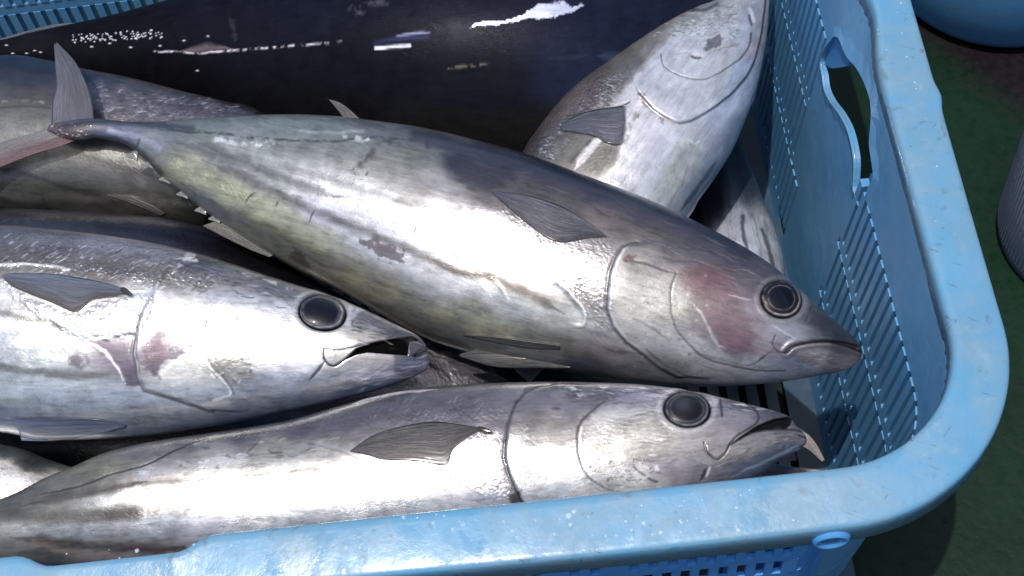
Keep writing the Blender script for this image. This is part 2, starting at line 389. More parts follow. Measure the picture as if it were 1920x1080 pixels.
# --- smooth handle panel with its hole (on the flat right wall)
def yd(pts): 
    o = []
    for q in pts:
        b = 0.0
        for _ in range(8):
            p = on_plane(q[0], q[1], (b, 0, 0), (1, 0, -TAP)); b = bulge(sR(float(p[1])), float(-p[2]))
        o.append((float(p[1]), float(-p[2])))
    return o
hole = smooth([(1567, 68), (1549, 93), (1541, 118), (1545, 140), (1549, 167), (1560, 190), (1574, 208), (1586, 228), (1595, 250), (1602, 280), (1605, 305), (1604, 333), (1604, 358), (1615, 396),
               (1630, 356), (1641, 330), (1638, 300), (1634, 267), (1637, 230), (1637, 196), (1629, 165), (1612, 130), (1590, 103), (1577, 72), (1567, 68)], 90)[:-1]
hyd = yd(hole)
def handle_panel():
    y0, y1, d0, d1 = hy0, hy1, .018, DEP
    ob = [(.240, .018), (.240, .102), (.3055, .102), (.3055, .400), (.4255, .400), (.4255, .289), (.4605, .289), (.4605, .102), (.490, .102), (.490, .018)]
    bo = []
    for i in range(len(ob)):
        a = np.array(ob[i]); b = np.array(ob[(i+1) % len(ob)]); k = max(1, int(np.linalg.norm(b-a)/.012))
        for t in range(k): bo.append(tuple(a+(b-a)*t/k))
    inner = [(y, d) for y in np.arange(.25, .49, .012) for d in np.arange(.028, .39, .012)
             if sdf(np.array([y]), np.array([d]), hyd)[0] > .005 and sdf(np.array([y]), np.array([d]), ob)[0] < -.005]
    pts = bo+hyd+inner; nb = len(bo); nh = len(hyd)
    E = [(i, (i+1) % nb) for i in range(nb)]+[(nb+i, nb+(i+1) % nh) for i in range(nh)]
    vs, es, fs, *_ = geometry.delaunay_2d_cdt([Vector(p) for p in pts], E, [], 0, 1e-6)
    vs = [(v[0], v[1]) for v in vs]
    keep = []
    for f in fs:
        c = np.mean([vs[i] for i in f], axis=0); X = np.array([c[0]]); Y = np.array([c[1]])
        if sdf(X, Y, ob)[0] < 0 and sdf(X, Y, hyd)[0] > 0: keep.append(tuple(f))
    def P(y, d, dep):
        dent = .0
        e = sdf(np.array([y]), np.array([d]), hyd)[0]
        lip = -.0022*math.exp(-(max(e, 0)/.004)**2)     # rolled edge round the hole
        return wallpt(sR(y), d, dep+(lip if dep == 0 else 0)+dent)
    n = len(vs); V = [P(y, d, 0) for y, d in vs]+[P(y, d, .0042) for y, d in vs]; F = []
    cnt = {}
    for f in keep:
        F.append(f); F.append(tuple(i+n for i in f[::-1]))
        for a, b in zip(f, f[1:]+f[:1]): cnt[(a, b)] = 1
    for (a, b) in list(cnt):
        if (b, a) not in cnt: F.append((b, a, a+n, b+n))
    bpart('handle_panel', (V, F), WALLM, False)
    # flange: the rolled edge along the lower side of the hole
    low = smooth([(1541, 118), (1545, 140), (1549, 167), (1560, 190), (1574, 208), (1586, 228), (1595, 250), (1602, 280), (1605, 305), (1604, 333), (1604, 358), (1615, 396)], 50)
    ly = yd(low); V = []; F = []
    for i, (y, d) in enumerate(ly):
        wd = .0012*math.sin(math.pi*min(1, (i+3)/52))**.5+.0008
        for k in range(8):
            a = 2*math.pi*k/8; V.append(wallpt(sR(y), d+wd*math.sin(a)*.8+.001, -.0005+wd*math.cos(a)*.9))
    F = [(i*8+j, i*8+(j+1) % 8, (i+1)*8+(j+1) % 8, (i+1)*8+j) for i in range(len(ly)-1) for j in range(8)]+[tuple(range(8)), tuple(range(len(V)-8, len(V)))]
    bpart('handle_lip', (V, F), RIMM, True)
    # web behind the top end of the hole
    tab = [(1542, 119), (1552, 90), (1560, 66), (1578, 62), (1592, 100), (1590, 114), (1583, 124), (1568, 127), (1553, 128)]
    ty = yd(smooth(tab+tab[:1], 40)[:-1]); k = len(ty)
    V = [wallpt(sR(y), d, .0022) for y, d in ty]+[wallpt(sR(y), d, .0062) for y, d in ty]
    F = [tuple(range(k)), tuple(range(2*k-1, k-1, -1))]+[(i, (i+1) % k, k+(i+1) % k, k+i) for i in range(k)]
    bpart('handle_web', (V, F), TABM)
handle_panel()
# --- front skirt flush with the lip, square holes in rows
def skp(s, d, dep=0):
    e = float(sst(sF(-.128), sF(-.098), np.array(float(s))))  # 0 at corner side -> 1
    e = float(sst(sF(-.088), sF(-.128), np.array(float(s)))) if s < sF(-.128) else 1.0
    off = .0415*e+.004*(1-e)-.05*d-dep; p, n_ = peri(s, off); return (p[0], p[1], -d)
def sblock(s0, s1, d0, d1, th=.0045, ds=.012):
    n = max(2, int(math.ceil(abs(s1-s0)/ds))+1); V = []; F = []
    for dep in (0, th):
        for a in np.linspace(s0, s1, n):
            for b in (d0, d1): V.append(skp(a, b, dep))
    q = 2*n
    for a in range(n-1):
        i = 2*a; F += [(i, i+2, i+3, i+1), (q+i, q+i+1, q+i+3, q+i+2), (i, q+i, q+i+2, i+2), (i+1, i+3, q+i+3, q+i+1)]
    F += [(0, 1, q+1, q), (2*n-2, q+2*n-2, q+2*n-1, 2*n-1)]
    return V, F
sk = Acc(); skrest = Acc()
hx = [(q, 1045-.098*(q-1190)) for q in (1483, 1448, 1411, 1375, 1337, 1300, 1263, 1226, 1189, 1114, 1074, 1000, 963)]
hxs = [float(on_plane(q, r, (0, -.042, 0), (0, 1, .05))[0]) for q, r in hx]
rows = [(.0315, .0615), (.0745, .107), (.121, .153), (.167, .20), (.214, .247), (.261, .294), (.308, .34)]
sk.add(sblock(sF(-.088), sF(X0+RI), .012, rows[0][0]-.0))
for i in range(len(rows)):
    e = rows[i+1][0] if i+1 < len(rows) else .39
    sk.add(sblock(sF(-.088), sF(X0+RI), rows[i][1], e))
edges = list(hxs); x = hxs[-1]-.0135*2
while x > X0+RI+.02:
    edges += [x-.0135*j for j in range(9)]; x -= .0135*11
for i, (d0, d1) in enumerate(rows):
    hw = .0036; a = sF(-.088); sh = (0 if i % 2 == 0 else .004)
    for j, x in enumerate(edges):
        b = sF(x-sh)-hw; vf = sblock(a, b, d0, d1)
        if i < 2 and j < 15: bpart('slat', vf, SKIRTM)
        else: skrest.add(vf)
        a = sF(x-sh)+hw
    skrest.add(sblock(a, sF(X0+RI), d0, d1))
sk.make('skirt_band', SKIRTM, basket); skrest.make('skirt_slat_rows', SKIRTM, basket)['kind'] = 'stuff'
# oval dimple where the lip meets the skirt end
def dimple():
    c = on_plane(1558, 1010, (0, -.0435, 0), (0, 1, .05)); V = []; F = []; K = 28
    prof_ = [(0, .0010), (.5, .0006), (.80, -.0008), (.93, -.0022), (1.0, -.0028), (1.10, -.0024), (1.25, .0000), (1.35, .0025)]
    for r_, dp in prof_:
        for k in range(K):
            a = 2*math.pi*k/K; V.append((c[0]+.0108*r_*math.cos(a), c[1]+dp-.0008, c[2]+.0105*r_*math.sin(a)+.0*math.cos(a)))
    F = [(i*K+j, i*K+(j+1) % K, (i+1)*K+(j+1) % K, (i+1)*K+j) for i in range(len(prof_)-1) for j in range(K)]
    bpart('dimple', (V, F), SKIRTM, True)
dimple()
# --- floor of slats
x = -.046; flo = Acc()
def box(x0, x1, y0, y1, z0, z1):
    V = [(a, b, c) for a in (x0, x1) for b in (y0, y1) for c in (z0, z1)]
    return V, [(0, 1, 3, 2), (4, 6, 7, 5), (0, 4, 5, 1), (2, 3, 7, 6), (0, 2, 6, 4), (1, 5, 7, 3)]
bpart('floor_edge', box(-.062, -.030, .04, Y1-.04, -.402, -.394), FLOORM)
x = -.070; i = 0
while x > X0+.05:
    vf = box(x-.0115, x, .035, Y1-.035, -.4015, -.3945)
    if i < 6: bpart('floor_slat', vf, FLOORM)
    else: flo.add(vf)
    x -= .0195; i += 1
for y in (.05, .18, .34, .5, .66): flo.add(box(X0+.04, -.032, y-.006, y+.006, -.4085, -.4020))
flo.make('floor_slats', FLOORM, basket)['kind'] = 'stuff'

# ---------------------------------------------------------------- fish
class Paint:
    def __init__(s, X, Y, ang, seed):
        s.X, s.Y, s.seed = X, Y, seed; c, n = math.cos(ang), math.sin(ang); s.ca, s.sa, s.an = c, n, .62
        s.U = X*c+Y*n; s.W = -X*n+Y*c          # along / across the fish, in photo pixels
        s.col = np.zeros(X.shape+(3,)); s.rough = np.full(X.shape, .34); s.met = np.full(X.shape, .62); s.mott = .8; s.spec = np.ones(X.shape); s.dn = np.zeros(X.shape); s.scl = np.full(X.shape, .03); s.dis = np.zeros(X.shape)
        s.k = 0
        wx = fbm(s.U/26, s.W/18, 3, seed+5); wy = fbm(s.U/26, s.W/18, 3, seed+9); s.wx, s.wy = wx, wy
    def n(s, su, sw, o=4):
        s.k += 31; return fbm(s.U/su, s.W/sw, o, s.seed+s.k)
    def grad(s, pts, sig=55):
        A = np.zeros(s.col.shape); Wt = np.full(s.X.shape, 1e-12); n1 = s.wx*9; n2 = s.wy*5
        for x, y, h in pts:
            dx = s.X+n1-x; dy = s.Y+n2-y; d2 = ((dx*s.ca+dy*s.sa)*s.an)**2+((-dx*s.sa+dy*s.ca)*1.12)**2; q = 1/(d2/sig**2+.30)**2.3; A += q[..., None]*lin(h); Wt += q
        s.col = A/Wt[..., None]
    def blend(s, m, c=None, met=None, rough=None, scl=None, dis=0):
        m = np.clip(m, 0, 1)
        if c is not None: s.col = s.col*(1-m[..., None])+lin(c)*m[..., None]
        if met is not None: s.met = s.met*(1-m)+met*m
        if rough is not None: s.rough = s.rough*(1-m)+rough*m
        if scl is not None: s.scl = s.scl*(1-m)+scl*m
        if dis: s.dis = s.dis+m*dis
    def line(s, pts, wd, c=None, a=1, soft=1.0, wob=1.5, taper=0, dis=0, brk=0, **k):
        q = smooth(pts, 4*len(pts)) if len(pts) > 2 else np.array(pts, float)
        mg = wd*(1+soft)+wob+3; x0, y0 = q.min(0)-mg; x1, y1 = q.max(0)+mg
        I = np.nonzero((s.X > x0) & (s.X < x1) & (s.Y > y0) & (s.Y < y1))
        X, Y, wx, wy = s.X[I], s.Y[I], s.wx[I], s.wy[I]
        D, Tt = dist_line(X+wx*wob, Y+wy*wob, q)
        if taper: wd = wd*np.clip(np.minimum(Tt, 1-Tt)/taper, .15, 1)
        m = sst(wd*(1+soft), wd*max(0, 1-soft), D)*a
        if brk: s.k += 31; m = m*sst(-.25, .35, fbm(s.U[I]/7, s.W[I]/7, 3, s.seed+s.k)+(.5-brk))
        m = np.clip(m, 0, 1)
        if c is not None: s.col[I] = s.col[I]*(1-m[..., None])+lin(c)*m[..., None]
        for nm, ar in (('met', s.met), ('rough', s.rough), ('scl', s.scl)):
            if nm in k: ar[I] = ar[I]*(1-m)+k[nm]*m
        if dis: s.dis[I] += m*dis*(.5 if wd < 3 or dis < 0 else .7) if np.ndim(wd) == 0 else m*dis*.5
        return (I, m)
    def patch(s, poly, c=None, a=1, edge=4, rag=3, tex=0, dis=0, **k):
        D = sdf(s.X+s.n(16, 10, 4)*rag*2, s.Y+s.n(16, 10, 4)*rag*2, poly)
        m = sst(edge, -edge, D)*a
        if tex: m = m*(1-tex+tex*sst(-.3, .3, s.n(9, 6, 4)))
        s.blend(m, c, dis=dis, **k); return m
    def stripe(s, pts, wd, c, a=.8, soft=.8, **k): return s.line(pts, wd, c, a, soft=soft, wob=5, **k)

class Fish:
    def __init__(s, name, label, head, zh, tail, zt, top, bot, ratio=.66, n=(0, -.30, .95), nx=400, nt=150, seed=1, group='tunas heaped in the basket', belly=0, cat='fish'):
        s.H = at_z(*head, zh); s.Tl = at_z(*tail, zt); s.ex = s.H-s.Tl; s.ex /= np.linalg.norm(s.ex)
        n = np.array(n, float); n -= s.ex*(n@s.ex); s.n = n/np.linalg.norm(n)
        s.ev = np.cross(s.n, s.ex)
        tp = s.loc(on_plane(*np.array(top, float).T, s.H, s.n)); bp = s.loc(on_plane(*np.array(bot, float).T, s.H, s.n))
        if tp[:, 1].mean() < bp[:, 1].mean(): s.ev = -s.ev; tp[:, 1] *= -1; bp[:, 1] *= -1
        tp = tp[np.argsort(tp[:, 0])]; bp = bp[np.argsort(bp[:, 0])]
        x0 = max(tp[0, 0], bp[0, 0]); x1 = max(tp[-1, 0], bp[-1, 0])
        u = np.linspace(0, 1, nx); u = .75*u+.25*(.5-.5*np.cos(math.pi*u)); s.xs = x0+(x1-x0)*u
        def ip(x, q):
            c = smooth(q, 30*len(q)); c = c[np.argsort(c[:, 0])]; return np.interp(x, c[:, 0], c[:, 1])
        t, b = ip(s.xs, tp), ip(s.xs, bp); s.c = (t+b)/2; s.h = np.maximum((t-b)/2, .0004)*1.012
        g = (s.xs-x0)/(x1-x0); L = x1-x0
        ks = int(nx*.03)|1; hs = np.convolve(np.pad(s.h, ks, mode='edge'), np.ones(2*ks+1)/(2*ks+1), 'valid')
        s.w = ratio*np.minimum(hs, s.h*1.35)*np.clip((x1-s.xs)/(.035*L), 0, 1)**.55*np.clip((s.xs-x0)/(.03*L), .0, 1)**.5+.0002
        s.L = L; s.x0, s.x1 = x0, x1
        nf = nt; th_f = np.linspace(-math.pi/2, math.pi/2, nf); nb = max(10, nt//7); th_b = np.linspace(math.pi/2, 3*math.pi/2, nb+2)[1:-1]
        th = np.concatenate([th_f, th_b]); s.th = th
        cs, sn = np.cos(th), np.sin(th)
        base = lambda c_: s.H+s.ex*s.xs[:, None, None]+s.ev*(s.c[:, None]+s.h[:, None]*sn)[..., None]+s.n*(s.w[:, None]*c_)[..., None]
        P = base(cs); X, Y = project(base(np.abs(cs)))
        nr = s.ev*(sn/s.h[:, None])[..., None]+s.n*(cs/s.w[:, None])[..., None]; nr /= np.linalg.norm(nr, axis=-1, keepdims=True)
        hx, hy = head; tx, ty = tail
        s.P, s.X, s.Y, s.nr, s.cs, s.sn = P, X, Y, nr, cs, sn
        s.p = Paint(X, Y, math.atan2(hy-ty, hx-tx), seed*101)
        s.cen = (s.H+s.Tl)/2; s.cen[2] -= .05
        s.name, s.label = name, label
        s.root = empty(name, tuple(s.cen), label, cat, group)
    def loc(s, P):
        d = P-s.H; return np.stack([d@s.ex, d@s.ev], -1)
    def body(s):
        p = s.p; P = s.P+s.nr*(p.dis*.001)[..., None]+s.n*(p.dn*.001*np.clip(s.cs*3, -1, 1))[..., None]
        p.scl = p.scl*1.0; lum = p.col.mean(-1); p.col = p.col*(.58+.42*sst(.2, .65, lum))[..., None]; p.col = p.col*.8+p.col.mean(-1, keepdims=True)*.2; p.met = p.met*.95; p.rough = p.rough-.04; p.col = np.minimum(p.col, .70)
        st_ = sst(.02, .5, p.n(40, 6.5, 5))*.34+sst(.1, .5, p.n(14, 4, 4))*.20+sst(.15, .6, p.n(9, 9, 3))*.12; st_ = st_*p.mott; p.col = p.col*(1-st_)[..., None]; p.rough = p.rough+st_*.12
        n, m = p.X.shape; V = P.reshape(-1, 3)
        co = np.concatenate([np.clip(p.col, 0.003, .92), np.ones((n, m, 1))], -1).reshape(-1, 4)
        pr = np.stack([np.clip(p.rough, .05, 1), np.clip(p.met, 0, 1), np.clip(p.scl, 0, 1), p.spec], -1).reshape(-1, 4)
        lcv = np.stack([s.xs[:, None]+0*s.sn, (s.c[:, None]+s.h[:, None]*s.sn), s.w[:, None]*s.cs], -1).reshape(-1, 3)
        F = grid_faces(n, m, True)
        # closed ends: collapse caps
        Fl = F
        a = len(V); V = np.vstack([V, P[0].mean(0), P[-1].mean(0)]); co = np.vstack([co, co[0], co[-1]]); pr = np.vstack([pr, pr[0], pr[-1]]); lcv = np.vstack([lcv, lcv[0], lcv[-1]])
        j = np.arange(m); j2 = (j+1) % m
        c1 = np.stack([np.full(m, a), j2, j, j], -1); 
        me_faces = np.vstack([Fl])
        o = mesh_np('body', V-s.cen, me_faces, SKIN, s.root, {'col': ('FLOAT_COLOR', co), 'prm': ('FLOAT_COLOR', pr), 'lc': ('FLOAT_VECTOR', lcv)})
        import bmesh
        bm = bmesh.new(); bm.from_mesh(o.data); bm.verts.ensure_lookup_table()
        for ctr, ring in ((a, list(range(m))), (a+1, list(range((n-1)*m, n*m)))):
            for q in range(m):
                try:
                    f = bm.faces.new((bm.verts[ctr], bm.verts[ring[q]], bm.verts[ring[(q+1) % m]])); f.smooth = True
                except ValueError: pass
        bmesh.ops.recalc_face_normals(bm, faces=bm.faces); bm.to_mesh(o.data); bm.free()
        return o
    def surf(s, px, py, lift=0.0, mid=False):
        px = np.asarray(px, float); py = np.asarray(py, float); w_ = np.zeros(px.shape)
        for it in range(14):
            d = ray(px, py); t = ((s.H-CAM)@s.n+w_)/(d@s.n); P = CAM+d*t[..., None]
            if mid: w_ = np.full(px.shape, lift); continue
            x = (P-s.H)@s.ex; v = (P-s.H)@s.ev
            c = np.interp(x, s.xs, s.c); h = np.interp(x, s.xs, s.h); ww = np.interp(x, s.xs, s.w)
            q = 1-((v-c)/h)**2; tgt = np.where(q > 0, ww*np.sqrt(np.clip(q, 0, 1)), 0)+lift
            w_ = w_*.4+tgt*.6
        return P
    def fin(s, e1, e2, c1, c2=None, lift=.0025, name='pectoral_fin', label=None, mid=False, nu=60, nv=22, cup=.0, thick=.0008, alpha=1.0, rays=14, edge=None, root=False):
        """fin between two edge lines given root/tip along the same direction"""
        A = smooth(e1, nu); B = smooth(e2, nu); v = np.linspace(0, 1, nv)
        G = A[:, None]*(1-v[:, None])+B[:, None]*v[:, None]
        P = s.surf(G[..., 0], G[..., 1], lift, mid)
        U = np.linspace(0, 1, nu)[:, None]; ry = np.sin(v*rays*2*math.pi)[None]*np.sin(math.pi*np.clip(U, .05, .95))
        P = P+s.n*(thick*.22*ry+cup*np.sin(math.pi*v)[None]*np.sin(math.pi*U))[..., None]
        Q = P-s.n*thick*1.4; V = np.vstack([P.reshape(-1, 3), Q.reshape(-1, 3)]); N = nu*nv
        f = grid_faces(nu, nv); F = np.vstack([f, f[:, ::-1]+N])
        bd = [i*nv for i in range(nu)]+[(nu-1)*nv+j for j in range(1, nv)]+[i*nv+nv-1 for i in range(nu-2, -1, -1)]+[j for j in range(nv-2, 0, -1)]
        F = np.vstack([F, [[a, b, b+N, a+N] for a, b in zip(bd, bd[1:]+bd[:1])]])
        ca, cb = lin(c1)*.62, lin(c2 or c1)*.62; k = v[None, :, None]; co = ca*(1-k)+cb*k+np.zeros((nu, 1, 1))
        co = co*(.9+.10*ry[..., None]+.38*np.maximum(0, fbm(U*3+0*v, v[None]*26+U*2, 4, 3))[..., None]**1.0+.25*fbm(U*5, v[None]*5, 3, 8)[..., None])
        if edge is not None:
            ec = lin(edge); m_ = np.exp(-(v/.045)**2)[None, :, None]; co = co*(1-m_)+ec*m_
        al = np.full((nu, nv, 1), alpha)
        if root: al = al*(sst(0, .13, U+.05*fbm(U*9, v[None]*6, 3, 5))*(1-.9*sst(.35, .0, U)*sst(.45, 1., v[None]+0*U))*(1-.35*sst(.8, 1, v[None]+.15*fbm(U*22, v[None]*3, 3, 6))))[..., None]
        co = np.concatenate([np.clip(co, .003, 1), al], -1).reshape(-1, 4); co = np.vstack([co, co])
        lc = np.stack([U+0*v, v+0*U, 0*U+0*v], -1).reshape(-1, 3); lc = np.vstack([lc, lc])
        o = mesh_np(name, V-s.cen, F, FIN, s.root, {'col': ('FLOAT_COLOR', co), 'lc': ('FLOAT_VECTOR', lc)})
        if label: o['label'] = label
        return o
    def eye(s, cx, cy, rx, ry, ang=0, iris='#20222a', ring='#a8a7a0', pupil='#08090c', cloud=None, bulge_=.0045, pr=.62):
        K, R = 56, 26; r_ = np.linspace(0, 1, R)[:, None]; a = np.linspace(0, 2*math.pi, K, endpoint=False)[None]
        ca, sa = math.cos(ang), math.sin(ang); ex_ = rx*r_*np.cos(a); ey_ = ry*r_*np.sin(a)
        px = cx+ex_*ca-ey_*sa; py = cy+ex_*sa+ey_*ca
        P = s.surf(px, py, 0.0); P0 = s.surf(np.array([cx]), np.array([cy]), 0.0)[0]
        # flatten toward the local tangent, then dome
        pr_ = r_+0*a
        P = P+s.n*(bulge_*np.sqrt(np.clip(1-(pr_*.98)**2, 0, 1))*1.0-.0022*sst(.86, 1.0, pr_))[..., None]
        V = P.reshape(-1, 3); F = grid_faces(R, K, True)
        rn = pr_+.035*fbm(np.cos(a)*2+0*r_+cx*.1, np.sin(a)*2+0*r_, 3, 5)+.03*np.cos(a-1.1)
        co = np.zeros((R, K, 3))+lin(iris)
        m_ = sst(pr, pr-.1, rn)[..., None]; co = co*(1-m_)+lin(pupil)*m_
        m_ = (np.exp(-((rn-.90)/.035)**2)*np.clip(.45+.4*np.sin(a*1+.8)+.5*fbm(np.cos(a)*4+r_, np.sin(a)*4, 3, 2), 0, 1))[..., None]; co = co*(1-m_)+lin(ring)*m_
        m_ = (np.exp(-((rn-pr-.03)/.022)**2)*.3*np.clip(.5+fbm(np.cos(a)*3, np.sin(a)*3+r_, 3, 4), 0, 1))[..., None]; co = co*(1-m_)+lin(ring)*m_
        m_ = sst(.95, 1.0, rn)[..., None]; co = co*(1-m_)+lin('#121116')*m_
        if cloud:
            m_ = np.exp(-(((ex_+rx*.22)/(rx*.4))**2+((ey_+ry*.2)/(ry*.4))**2))[..., None]*.7; co = co*(1-m_)+lin(cloud)*m_
        co = np.concatenate([co, np.ones((R, K, 1))], -1).reshape(-1, 4)
        return mesh_np('eye', V-s.cen, F, EYE, s.root, {'col': ('FLOAT_COLOR', co)})
    def socket(s, cx, cy, rx, ry, ang=0, c='#15141a', pale='#c9c8c4'):
        p = s.p; ca, sa = math.cos(ang), math.sin(ang); dx, dy = p.X-cx, p.Y-cy
        r_ = np.sqrt(((dx*ca+dy*sa)/rx)**2+((-dx*sa+dy*ca)/ry)**2)
        p.blend(np.exp(-((r_-1.22)/.12)**2)*.55, pale, rough=.25, dis=.5)
        p.blend(sst(1.10, 1.02, r_), c, met=.2); p.dis -= 2.6*sst(1.12, .9, r_)

def std_back(p, edge_pts, wd, c='#2e2d3c', a=.8):
    p.line(edge_pts, wd, c, a, soft=1, wob=3, rough=.28, met=.45)

# ================= fish A: the central one
topA = [(88, 234), (120, 228), (150, 224), (180, 223), (250, 229), (330, 228), (430, 222), (530, 219), (620, 222), (700, 231), (800, 246), (900, 270), (1000, 298), (1100, 335), (1200, 372), (1290, 412), (1380, 458), (1440, 495), (1490, 536), (1530, 572), (1570, 606), (1598, 630), (1611, 648), (1617, 664)]
botA = [(88, 244), (120, 258), (150, 262), (180, 258), (230, 268), (262, 290), (300, 328), (340, 360), (390, 400), (440, 432), (500, 470), (560, 505), (640, 545), (720, 590), (800, 632), (870, 655), (950, 677), (1050, 692), (1150, 709), (1250, 720), (1350, 722), (1450, 716), (1540, 703), (1595, 690), (1614, 680), (1617, 668)]
A = Fish('skipjack_tuna', 'whole silver skipjack with red blotched cheek and upright tail, lying diagonally across the middle', (1612, 664), -.105, (140, 246), -.075, topA, botA, .64, nx=860, nt=250, seed=1)
p = A.p
p.grad([(130, 245, '#7c6c72'), (180, 238, '#5b6272'), (230, 250, '#7b86a6'), (290, 262, '#9aa0a6'), (300, 245, '#7d898c'), (400, 236, '#86938f'), (520, 238, '#8d9c98'), (620, 236, '#84908f'), (700, 248, '#7c8080'), (780, 262, '#7a777b'),
        (460, 258, '#9fa6a2'), (560, 275, '#8f9691'), (660, 275, '#a3a8a4'), (700, 300, '#9c9f97'), (790, 300, '#8f9689'), (760, 340, '#a3a39c'), (830, 260, '#827f84'), (830, 340, '#b5b4b0'),
        (860, 305, '#3f4455'), (910, 320, '#454354'), (960, 315, '#4a4655'), (1010, 320, '#403c50'), (1060, 345, '#4b4656'), (1120, 368, '#4a465c'), (1200, 405, '#4e4958'), (1280, 440, '#575360'),
        (900, 345, '#6c6668'), (980, 345, '#686260'), (1060, 372, '#6f6864'), (1120, 400, '#857870'), (1180, 425, '#7a706e'), (1240, 440, '#7d776f'), (1330, 480, '#6a6369'), (1400, 500, '#5c5662'),
        (450, 285, '#a9afab'), (420, 300, '#8a918e'), (520, 320, '#c3c8c4'), (600, 350, '#dfe2de'), (700, 380, '#ededec'), (800, 410, '#f0f0ee'), (880, 430, '#f0efed'), (950, 470, '#efece8'), (1000, 520, '#efe8de'), (600, 400, '#c9cbd6'), (680, 430, '#cfd0d4'), (750, 470, '#dcdad6'), (820, 510, '#e0dcd4'), (900, 520, '#e4e0d8'), (960, 570, '#c9c9bd'), (1050, 590, '#c9c8b8'), (1085, 590, '#d0cfc0'),  # flank whites: silver skin with sunlit brightness put into the colour
        (310, 300, '#8f938c'), (340, 310, '#b6b68e'), (380, 345, '#c4c391'), (440, 378, '#c6c695'), (500, 400, '#c9c99c'), (560, 425, '#bdbf98'), (600, 445, '#bcbc9c'), (420, 400, '#87929b'), (370, 365, '#828e99'), (470, 440, '#93978a'), (540, 480, '#8c8d7c'),
        (650, 500, '#a8a89c'), (720, 530, '#9a9b90'), (800, 555, '#a1a49f'), (880, 590, '#9c9f8c'), (650, 535, '#8f8f7c'), (740, 580, '#85857a'), (820, 615, '#7d7d74'), (900, 630, '#85857c'), (1000, 635, '#8a8a84'), (950, 610, '#a0a298'), (1050, 640, '#84837e'),
        (1120, 470, '#8d898b'), (1090, 520, '#a5a3a3'), (1110, 570, '#949292'), (1120, 640, '#8c8a8c'), (1180, 560, '#a5a4a0'), (1160, 600, '#aaa9a2'), (1230, 620, '#a0a09e'), (1230, 540, '#93918f'), (1200, 480, '#8d8985'), (1300, 640, '#a8a9a8'), (1270, 590, '#a3a59a'), (1330, 620, '#857b80'), (1360, 690, '#9b9fa2'), (1240, 690, '#7e8086'), (1100, 690, '#5f5e66'), (1400, 690, '#9aa2ac'), (1460, 705, '#8d9cb2'),
        (1330, 530, '#8c7276'), (1400, 600, '#8c7f88'), (1430, 650, '#958a92'), (1480, 620, '#9298a6'), (1510, 580, '#6a6a76'), (1540, 600, '#4e5160'), (1560, 625, '#4a4c58'), (1590, 640, '#3b3b45'), (1520, 665, '#8d858b'), (1570, 672, '#79727a'), (1600, 672, '#5a5460'), (1420, 530, '#787078'), (1500, 690, '#7d86a0')], 42)
p.met = .50+.25*sst(.25, .6, p.col.mean(-1)); p.rough = .42-.13*sst(.2, .6, p.col.mean(-1))
# head is duller
hd = sst(1080, 1180, p.X-.25*(p.Y-550)); p.blend(hd, met=.42, rough=.44)
# thin dark back line and purple streaks
p.line([(780, 252), (900, 280), (1000, 306), (1100, 345), (1200, 384), (1300, 428), (1400, 480)], 11, '#23222f', .85, wob=4, rough=.3)
p.line([(760, 262), (850, 278), (950, 300), (1060, 335)], 7, '#3a3550', .6, wob=5, taper=.2)
for k in range(26):
    x = rng.uniform(850, 1380); t = (x-850)/530; y = 285+t*175+rng.uniform(-14, 34); p.line([(x, y), (x+rng.uniform(30, 80), y+rng.uniform(12, 34))], rng.uniform(.8, 2.2), rng.choice(['#2b2936', '#8f8890', '#3f3b4c', '#a39c9e']), rng.uniform(.3, .7), wob=5, taper=.3)
p.patch([(830, 292), (860, 283), (930, 300), (985, 322), (925, 358), (880, 352), (845, 330)], '#3a3c4c', .8, 10, 6)
# lateral seam lines on the back half
p.line([(300, 243), (420, 252), (520, 262), (600, 266), (700, 258), (790, 262)], 2.0, '#3f4340', .8, wob=4, dis=-.35, brk=.3)
p.line([(735, 246), (728, 262), (708, 276), (690, 292), (672, 312), (655, 320)], 4.5, '#4e4a4c', .75, wob=9, brk=.35, taper=.2)
p.line([(804, 248), (800, 262), (803, 278)], 3, '#3d3a44', .8, wob=5)
p.line([(560, 245), (620, 250), (680, 246)], 3, '#bcc7c4', .5, wob=4, rough=.2)
# longitudinal stripes
st = dict(a=.62, soft=.9)
p.stripe([(330, 268), (400, 282), (460, 305), (530, 335), (600, 358), (650, 372)], 9, '#6c7272', taper=.15, **st)
p.stripe([(380, 300), (450, 330), (520, 362), (590, 395), (650, 418), (720, 448), (790, 480), (850, 505), (900, 520)], 8, '#75756f', taper=.12, **st)
p.stripe([(800, 482), (850, 505), (890, 516), (920, 520), (960, 536), (1010, 562), (1060, 590)], 8, '#8a7c6a', a=.72, soft=.9, taper=.2)
p.stripe([(430, 395), (500, 432), (580, 475), (680, 520), (780, 560)], 10, '#86877a', taper=.15, **st)
p.stripe([(340, 345), (400, 385), (460, 420), (540, 462), (620, 505)], 8, '#74808a', a=.45, soft=.9, taper=.2)
p.stripe([(620, 255), (700, 272), (780, 292)], 8, '#8b9288', a=.4)
p.stripe([(480, 300), (580, 325), (660, 350), (760, 378), (860, 395)], 7, '#9c9f9a', a=.6)
